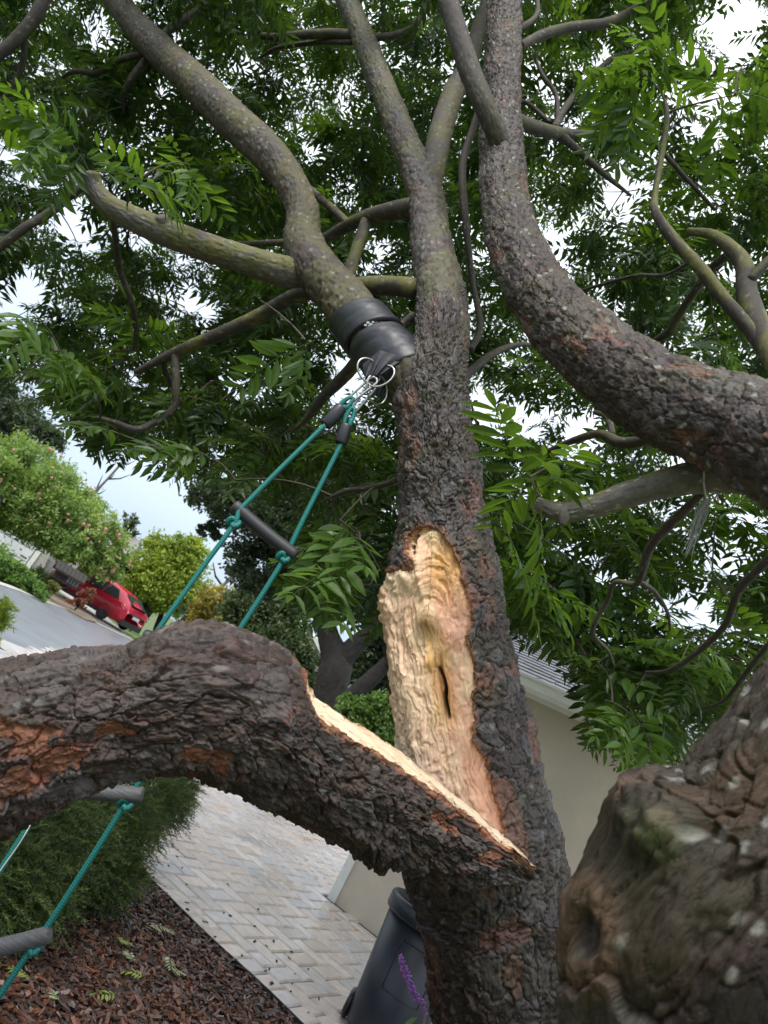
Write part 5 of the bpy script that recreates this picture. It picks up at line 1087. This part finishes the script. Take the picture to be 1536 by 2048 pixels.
shrub('cycad', 'spiky dark green cycad behind the hedge', 'shrub', [(72, 1158, 24, 24, 20)], 1200, .5, G_mid, 12, aspect=.12, hollow=.2)
shrub('round_bush', 'small clipped round bush at the foot of the mailbox', 'shrub', [(104, 1176, 24, 12, 12)], 1500, .12, [(.09, .12, .04), (.16, .19, .06), (.25, .2, .09)], 13)
shrub('boxwood_ball', 'dark clipped boxwood ball on the lawn near the car', 'shrub', [(281, 1224, 33, 19, 15), (268, 1222, 33, 12, 11)], 3000, .16, G_dk, 14)
shrub('low_bush', 'dark low bush at the edge of the lawn under the yellow green tree', 'shrub', [(248, 1205, 35, 16, 14)], 1500, .16, G_dk, 16)
shrub('red_shrub', 'airy reddish nandina shrub in front of the red car', 'shrub', [(160, 1195, 26, 20, 18), (180, 1185, 26, 10, 12)], 700, .13, [(.16, .10, .05), (.26, .09, .07), (.30, .12, .09)], 15, hollow=.2)
shrub('feathery_shrub', 'bright yellow green feathery shrub close by the near kerb', 'shrub', [(-12, 1225, 8, 28, 36), (-30, 1250, 8, 40, 46)], 4000, .09, G_yel, 17, aspect=.12, clump=30)
# lawn strip by the car: real blades over the ground sheet
la_ = [ground(*p) for p in ((214, 1237), (245, 1262), (272, 1285), (300, 1290), (265, 1250), (235, 1228))]
lw = sheet('lawn', [(p[0], p[1]) for p in la_], .05, plain('lawn_green', (.12, .21, .035), .9, 4, .25, .5, .05), .1); lw['kind'] = 'structure'

# juniper in the bed
jb = ground(120, 1770); ju = thing('juniper', 'feathery dark green juniper shrub spreading over the mulch bed', 'shrub', (jb[0], jb[1], .02))
r3 = np.random.default_rng(9); JV, JF, JC, nbj = [], [], [], 0
gdep = lambda x, y: proj(ground(x, y))[2]
cen = [(at(x, y, gdep(x, max(y, yb))*.96), R0) for x, y, yb, R0 in ((90, 1690, 1800, .36), (200, 1650, 1770, .36), (305, 1610, 1730, .24), (20, 1770, 1850, .30), (-80, 1740, 1830, .4), (190, 1740, 1800, .26), (60, 1620, 1800, .40), (350, 1580, 1700, .15))]
NPL = 8000
for i in range(NPL):
    c_, R0 = cen[r3.choice(8, p=[.17, .2, .12, .13, .1, .14, .08, .06])]; v = nrm(r3.normal(0, 1, 3)); v[2] = v[2]*.75+.1; s0 = c_+v*R0*r3.uniform(.3, .95)
    dr = nrm(v*.9+r3.normal(0, .45, 3)+np.array([.25, 0, .15])); L = r3.uniform(.06, .17); n = 40; t = r3.random(n); up = np.array([0, 0, -.25*L])
    p = s0+dr*L*t[:, None]+up*(t**2)[:, None]; sv = nrm(r3.normal(0, 1, (n, 3))*.7+dr); ln = r3.uniform(.012, .03, n)[:, None]*(1.15-.5*t[:, None]); sd_ = nrm(np.cross(sv, r3.normal(0, 1, (n, 3))))*.0019
    V = np.stack([p-sd_, p+sd_, p+sv*ln], 1).reshape(-1, 3); JV.append(V); JF.append(np.arange(n*3).reshape(-1, 3)+nbj); nbj += n*3
    c0 = lerp(np.array((.035, .065, .022)), np.array((.12, .17, .045)), r3.random()**1.5); JC.append(np.tile(c0, (n*3, 1))*r3.uniform(.75, 1.25, (n, 1)).repeat(3, 0))
o = obj('foliage', mesh('foliage', np.vstack(JV), Ft=np.vstack(JF), col=np.vstack(JC), smooth=False), M_bgleaf, ju); o['kind'] = 'stuff'
for i, (c_, R0) in enumerate(cen): tube_obj('stem', [np.array([jb[0], jb[1], 0.0]), lerp(np.array([jb[0], jb[1], .1]), c_, .5)+[.03, 0, .05], c_], np.array([.014, .010, .004]), 8, M_trunk, ju, .05)

# ------------------------------------------------------------------ neighbour's house with white garage doors
M_sid = plain('grey_siding', (.40, .38, .36), .7, 6, .1); M_door = plain('white_door', (.72, .74, .77), .5, 6, .06); M_iron = plain('black_iron', (.02, .02, .022), .5)
M_roof2 = plain('grey_roof', (.20, .19, .18), .7, 5, .25, .3, .03)
nh0 = ground(95, 1172)*1.0; nh0 = CAM*np.array([1, 1, 0])+np.array([0, 0, 0])+(lambda p: p)(at(118, 1150, 36)); nh0[2] = 0
nx_ = nrm(np.array([-.86, -.15, 0])); ny_ = np.array([-nx_[1], nx_[0], 0]); ny_ = ny_ if ny_[1] > 0 else -ny_; MN = np.stack([nx_, ny_, [0, 0, 1]], 1)
def np_(a, b, z): return nh0+a*nx_+b*ny_+np.array([0, 0, z])
nh = thing('neighbour_house', 'grey sided house with white garage doors across the street', 'house', np_(5, 2, 0))
MB().box(np_(5.6, 3, 1.45), (15, 5.9, 2.9), MN).build('wall', M_sid, nh)
for k in range(16): MB().box(np_(-.2, -.01, .2+k*.165), (3.2, .03, .15), MN).build('siding_board', M_sid, nh)
for a0_ in (1.7+1.3, 1.7+1.3+3.5):
    d_ = MB().box(np_(a0_, -.0, 1.1), (2.7, .06, 2.2), MN).build('garage_door', M_door, nh)
    for zz in (.35, 1.0, 1.65): MB().box(np_(a0_, -.035, zz), (2.6, .02, .02), MN).build('groove', M_iron, d_)
    for s_ in (-1, 1):
        for zz in (.5, 1.75): MB().box(np_(a0_+s_*1.1, -.042, zz), (.32, .02, .06), MN).build('strap_hinge', M_iron, d_)
for a0_ in (1.45, 4.7, 8.1): MB().box(np_(a0_, -.05, 1.25), (.24, .12, 2.5), MN).build('post', M_white, nh)
MB().box(np_(5.0, -.06, 2.42), (9.0, .12, .22), MN).build('lintel', M_white, nh)
MB().box(np_(5.6, -.40, 2.85), (15.6, .06, .2), MN).build('fascia', M_white, nh)
m_ = MB(); m_.add([np_(-2.3, -.45, 2.9), np_(13.5, -.45, 2.9), np_(13.5, 3, 4.3), np_(-2.3, 3, 4.3), np_(13.5, 6.3, 2.9), np_(-2.3, 6.3, 2.9)], [(0, 1, 2, 3), (3, 2, 4, 5), (0, 3, 5), (1, 4, 2), (0, 5, 4, 1)]); m_.build('roof', M_roof2, nh)
# gabled grey roof behind the oak
gh0 = at(640, 1420, 25); gh0[2] = 0; gx = nrm(np.array([.95, -.3, 0])); gy = np.array([.3, .95, 0]); gy = nrm(gy)
def gq(a, b, z): return gh0+a*gx+b*gy+np.array([0, 0, z])
gh = thing('gabled_house', 'low house with a ridged grey roof behind the oak trunk', 'house', gq(0, 3, 0)); MG = np.stack([gx, gy, [0, 0, 1]], 1)
MB().box(gq(.5, 3, 1.15), (9, 5.6, 2.3), MG).build('wall', M_sid, gh)
m_ = MB(); m_.add([gq(-4.3, -.4, 2.25), gq(5.3, -.4, 2.25), gq(5.3, 3, 3.7), gq(-4.3, 3, 3.7), gq(5.3, 6.4, 2.25), gq(-4.3, 6.4, 2.25)], [(0, 1, 2, 3), (3, 2, 4, 5), (0, 3, 5), (1, 4, 2), (0, 5, 4, 1)]); rfg = m_.build('roof', M_roof2, gh)
for k in range(14):
    t = k/14; MB().box(lerp(gq(.5, -.4, 2.28), gq(.5, 3, 3.73), t), (9.6, .10, .05), MG).build('roof_course', plain('roof_course', (.30, .29, .28), .6, 5, .2) if k == 0 else bpy.data.materials['roof_course'], rfg)
m_ = MB(); m_.add([gq(-2.6, -1.6, 2.3), gq(.6, -1.6, 2.3), gq(-1, -1.6, 3.3), gq(-2.6, 2.2, 2.3), gq(.6, 2.2, 2.3), gq(-1, 2.2, 3.3)], [(0, 1, 2), (0, 2, 5, 3), (2, 1, 4, 5), (3, 5, 4), (0, 3, 4, 1)]); gb = m_.build('gable', M_roof2, gh)
for s_ in (-1.6, 1.6): MB().tube([gq(-1+s_*1.05, -1.64, 2.25), gq(-1, -1.64, 3.34)], [.10, .10], 4).build('barge_board', M_white, gb)

# ------------------------------------------------------------------ mailbox shelter
M_mb = plain('dark_brown_wood', (.05, .024, .022), .6, 8, .25, .3, .01); M_mbr = plain('mossy_shakes', (.032, .026, .02), .8, 12, .35, .5, .02); M_slot = plain('mail_slot', (.20, .20, .20), .4, 10, .2)
bp_ = ground(111, 1207); mx = nrm(np.array([.9, .42, 0])); my = np.array([-mx[1], mx[0], 0]); MM = np.stack([mx, my, [0, 0, 1]], 1)
def mq(a, b, z): return bp_+.74*((a-.5)*mx+b*my+np.array([0, 0, z]))
mbx = thing('mailbox_stand', 'dark wooden roadside mailbox stand with a small shake roof', 'mailbox', bp_)
MB().box(mq(0, 0, .5), (0.104, 0.104, 0.740), MM).build('post', M_mb, mbx)
MB().tube([mq(.05, 0, .55), mq(.55, 0, .98)], [.07, .06], 4).build('brace', M_mb, mbx); MB().box(mq(.25, 0, 1.0), (0.962, 0.370, 0.059), MM).build('shelf', M_mb, mbx)
MB().box(mq(.25, .05, 1.22), (0.888, 0.296, 0.281), MM).build('cabinet', M_mb, mbx)
for k in range(4): MB().box(mq(.35+k*.15, -.17, 1.2), (0.074, 0.030, 0.207), MM).build('mail_slot', M_slot, mbx)
rr_ = MB(); 
for sgn in (-1, 1):
    rr_.add([mq(-.5, 0, 1.78), mq(1.0, 0, 1.78), mq(1.0, sgn*.48, 1.38), mq(-.5, sgn*.48, 1.38), mq(-.5, 0, 1.73), mq(1.0, 0, 1.73), mq(1.0, sgn*.48, 1.33), mq(-.5, sgn*.48, 1.33)], [(0, 1, 2, 3), (4, 7, 6, 5), (0, 3, 7, 4), (1, 5, 6, 2), (3, 2, 6, 7), (0, 4, 5, 1)])
mr_o = rr_.build('roof', M_mbr, mbx)
for k in range(8): MB().box(mq(-.42+k*.19, -.26, 1.58+.004), (0.122, 0.414, 0.022), MM@np.array(Matrix.Rotation(R_(40), 3, 'X'))).build('shake', M_mbr, mr_o)
bed2 = sheet('dirt_strip', [gp(80, 1198), gp(110, 1188), gp(160, 1212), gp(198, 1248), gp(170, 1240), gp(125, 1216)], .045, plain('dry_dirt', (.20, .15, .11), .95, 5, .3, .5, .03), .09); bed2['kind'] = 'structure'

# ------------------------------------------------------------------ red car on the neighbour's drive
M_red = plain('red_paint', (.42, .012, .035), .22, 3, .05, spec=.6); M_glass = plain('car_glass', (.03, .04, .045), .08, 3, .1, spec=.8); M_blk = plain('black_trim', (.015, .015, .016), .5); M_tyre = plain('tyre', (.02, .02, .021), .8, 20, .2); M_lamp = plain('tail_lamp', (.30, .02, .03), .2); M_plate = plain('plate_white', (.7, .72, .75), .4)
rw = ground(196, 1240); rw[2] = .04
cx_ = nrm(np.array([-.92, .39, 0])); cy_ = np.array([-cx_[1], cx_[0], 0])      # forward, left
cy_ = cy_ if cy_[1] < 0 else -cy_                                              # left flank faces the street
car0 = rw-cy_*.80
def cq(x, y, z): return car0+.97*(x*cx_+y*cy_+np.array([0, 0, z]))
car = thing('red_car', 'red crossover car parked on the driveway across the street', 'car', cq(1.4, 0, 0))
# stations along x (0 = rear axle): bottom z, belt z, top z, half width, half width at top
ST = [(-.98, .45, .80, .86, .70, .62), (-.92, .32, .98, 1.06, .86, .74), (-.70, .27, 1.05, 1.22, .93, .66), (-.30, .26, 1.06, 1.46, .96, .64), (.4, .25, 1.04, 1.60, .97, .63), (1.1, .25, 1.02, 1.63, .97, .63), (1.7, .25, 1.0, 1.58, .97, .62), (2.25, .25, .99, 1.36, .96, .64), (2.65, .25, .98, 1.10, .95, .72), (3.0, .26, .93, .98, .94, .76), (3.4, .28, .84, .90, .90, .72), (3.66, .34, .70, .78, .78, .60), (3.75, .42, .58, .64, .60, .48)]
sec = []
for (x, zb, zm, zt, hw_, ht) in ST:
    half = [(hw_*.86, zb), (hw_*.98, zb+.12), (hw_*1.0, lerp(zb, zm, .6)), (hw_*.985, zm-.05), (hw_*.95, zm), (lerp(hw_*.95, ht, .55), lerp(zm, zt, .6)), (ht, zt-.03), (ht*.8, zt+.005), (0, zt+.03)]
    sec.append([cq(x, y, z) for y, z in half]+[cq(x, -y, z) for y, z in half[-2::-1]])
S_ = np.array(sec); k, n = S_.shape[:2]; fq = [(i*n+j, i*n+j+1, (i+1)*n+j+1, (i+1)*n+j) for i in range(k-1) for j in range(n-1)]+[(i*n+n-1, i*n, (i+1)*n, (i+1)*n+n-1) for i in range(k-1)]
me = bpy.data.meshes.new('body'); me.from_pydata(S_.reshape(-1, 3).tolist(), [], [tuple(q) for q in fq]+[tuple(range(n)), tuple(range((k-1)*n+n-1, (k-1)*n-1, -1))]); me.polygons.foreach_set('use_smooth', np.ones(len(me.polygons), bool)); me.update()
body = obj('body', me, M_red, car)
def pane(name, pts, mat, off=.0):
    c_ = np.mean(pts, 0); nn_ = nrm(np.cross(pts[1]-pts[0], pts[2]-pts[0])); nn_ = nn_ if nn_@(c_-cq(1.2, 0, .8)) > 0 else -nn_; P = [p+nn_*.012 for p in pts]+[p-nn_*.06 for p in pts]; q = len(pts)
    m_ = MB(); m_.add(P, [tuple(range(q)), tuple(range(2*q-1, q-1, -1))]+[(i, (i+1) % q, (i+1) % q+q, i+q) for i in range(q)]); return m_.build(name, mat, car)
for s_ in (1, -1):
    pane('side_window', [cq(-.35, s_*.90, 1.10), cq(.55, s_*.925, 1.08), cq(.55, s_*.72, 1.50), cq(.0, s_*.74, 1.45)], M_glass); pane('side_window', [cq(.62, s_*.925, 1.08), cq(1.42, s_*.925, 1.06), cq(1.42, s_*.72, 1.53), cq(.62, s_*.72, 1.51)], M_glass); pane('side_window', [cq(1.5, s_*.925, 1.06), cq(2.35, s_*.91, 1.05), cq(1.95, s_*.76, 1.40), cq(1.5, s_*.72, 1.52)], M_glass)
    pane('tail_lamp', [cq(-.95, s_*.80, .84), cq(-.80, s_*.93, .84), cq(-.62, s_*.95, .98), cq(-.93, s_*.74, .97)], M_lamp)
pane('rear_window', [cq(-.80, -.58, 1.15), cq(-.80, .58, 1.15), cq(-.33, .55, 1.47), cq(-.33, -.55, 1.47)], M_glass); pane('windscreen', [cq(2.70, -.66, 1.08), cq(2.70, .66, 1.08), cq(2.0, .58, 1.50), cq(2.0, -.58, 1.50)], M_glass)
pane('number_plate', [cq(-1.0, -.24, .66), cq(-1.0, .24, .66), cq(-1.0, .24, .78), cq(-1.0, -.24, .78)], M_plate)
MB().box(cq(-.90, 0, .36), (0.198, 1.494, 0.216), np.stack([cx_, cy_, [0, 0, 1]], 1)).build('rear_bumper', M_blk, car); MB().box(cq(-.86, 0, 1.16), (0.198, 1.125, 0.027), np.stack([cx_, cy_, [0, 0, 1]], 1)).build('spoiler', M_blk, car)
for x in (0, 2.85):
    for s_ in (1, -1):
        wc = cq(x, s_*.86, .34); wh = ring('tyre', wc, .23, cx_, np.array([0, 0, 1.0]), .085, car); wh.data.materials.clear(); wh.data.materials.append(M_tyre)
        rim = MB().tube([wc-cy_*s_*.06, wc+cy_*s_*.085], [.215, .215], 24).build('rim', M_blk, wh)
        sp_ = MB()
        for q in range(10): a_ = q*math.pi/5; v_ = math.cos(a_)*cx_+math.sin(a_)*np.array([0, 0, 1]); sp_.tube([wc+cy_*s_*.092, wc+cy_*s_*.092+v_*.20], [.022, .016], 4)
        sp_.build('spokes', plain('spoke_grey', (.10, .10, .11), .3, 9, .1, metal=.6) if 'spoke_grey' not in bpy.data.materials else bpy.data.materials['spoke_grey'], wh)
        ar = []
        for q in np.linspace(-.35, math.pi+.35, 20): ar.append(cq(x, s_*.945, .34)+.34*(math.cos(q)*cx_+math.sin(q)*np.array([0, 0, 1])))
        MB().tube(ar, [.03]*20, 6).build('wheel_arch', M_blk, car)
    if x: pass
MB().box(cq(1.45, .93, .30), (2.070, 0.072, 0.126), np.stack([cx_, cy_, [0, 0, 1]], 1)).build('sill', M_blk, car)
MB().box(cq(2.05, 1.02, 1.10), (0.162, 0.126, 0.108), np.stack([cx_, cy_, [0, 0, 1]], 1)).build('mirror', M_red, car)
print('objects', len(bpy.data.objects), 'tris', sum(len(o.data.loops)-2*len(o.data.polygons) for o in bpy.data.objects if o.type == 'MESH'))
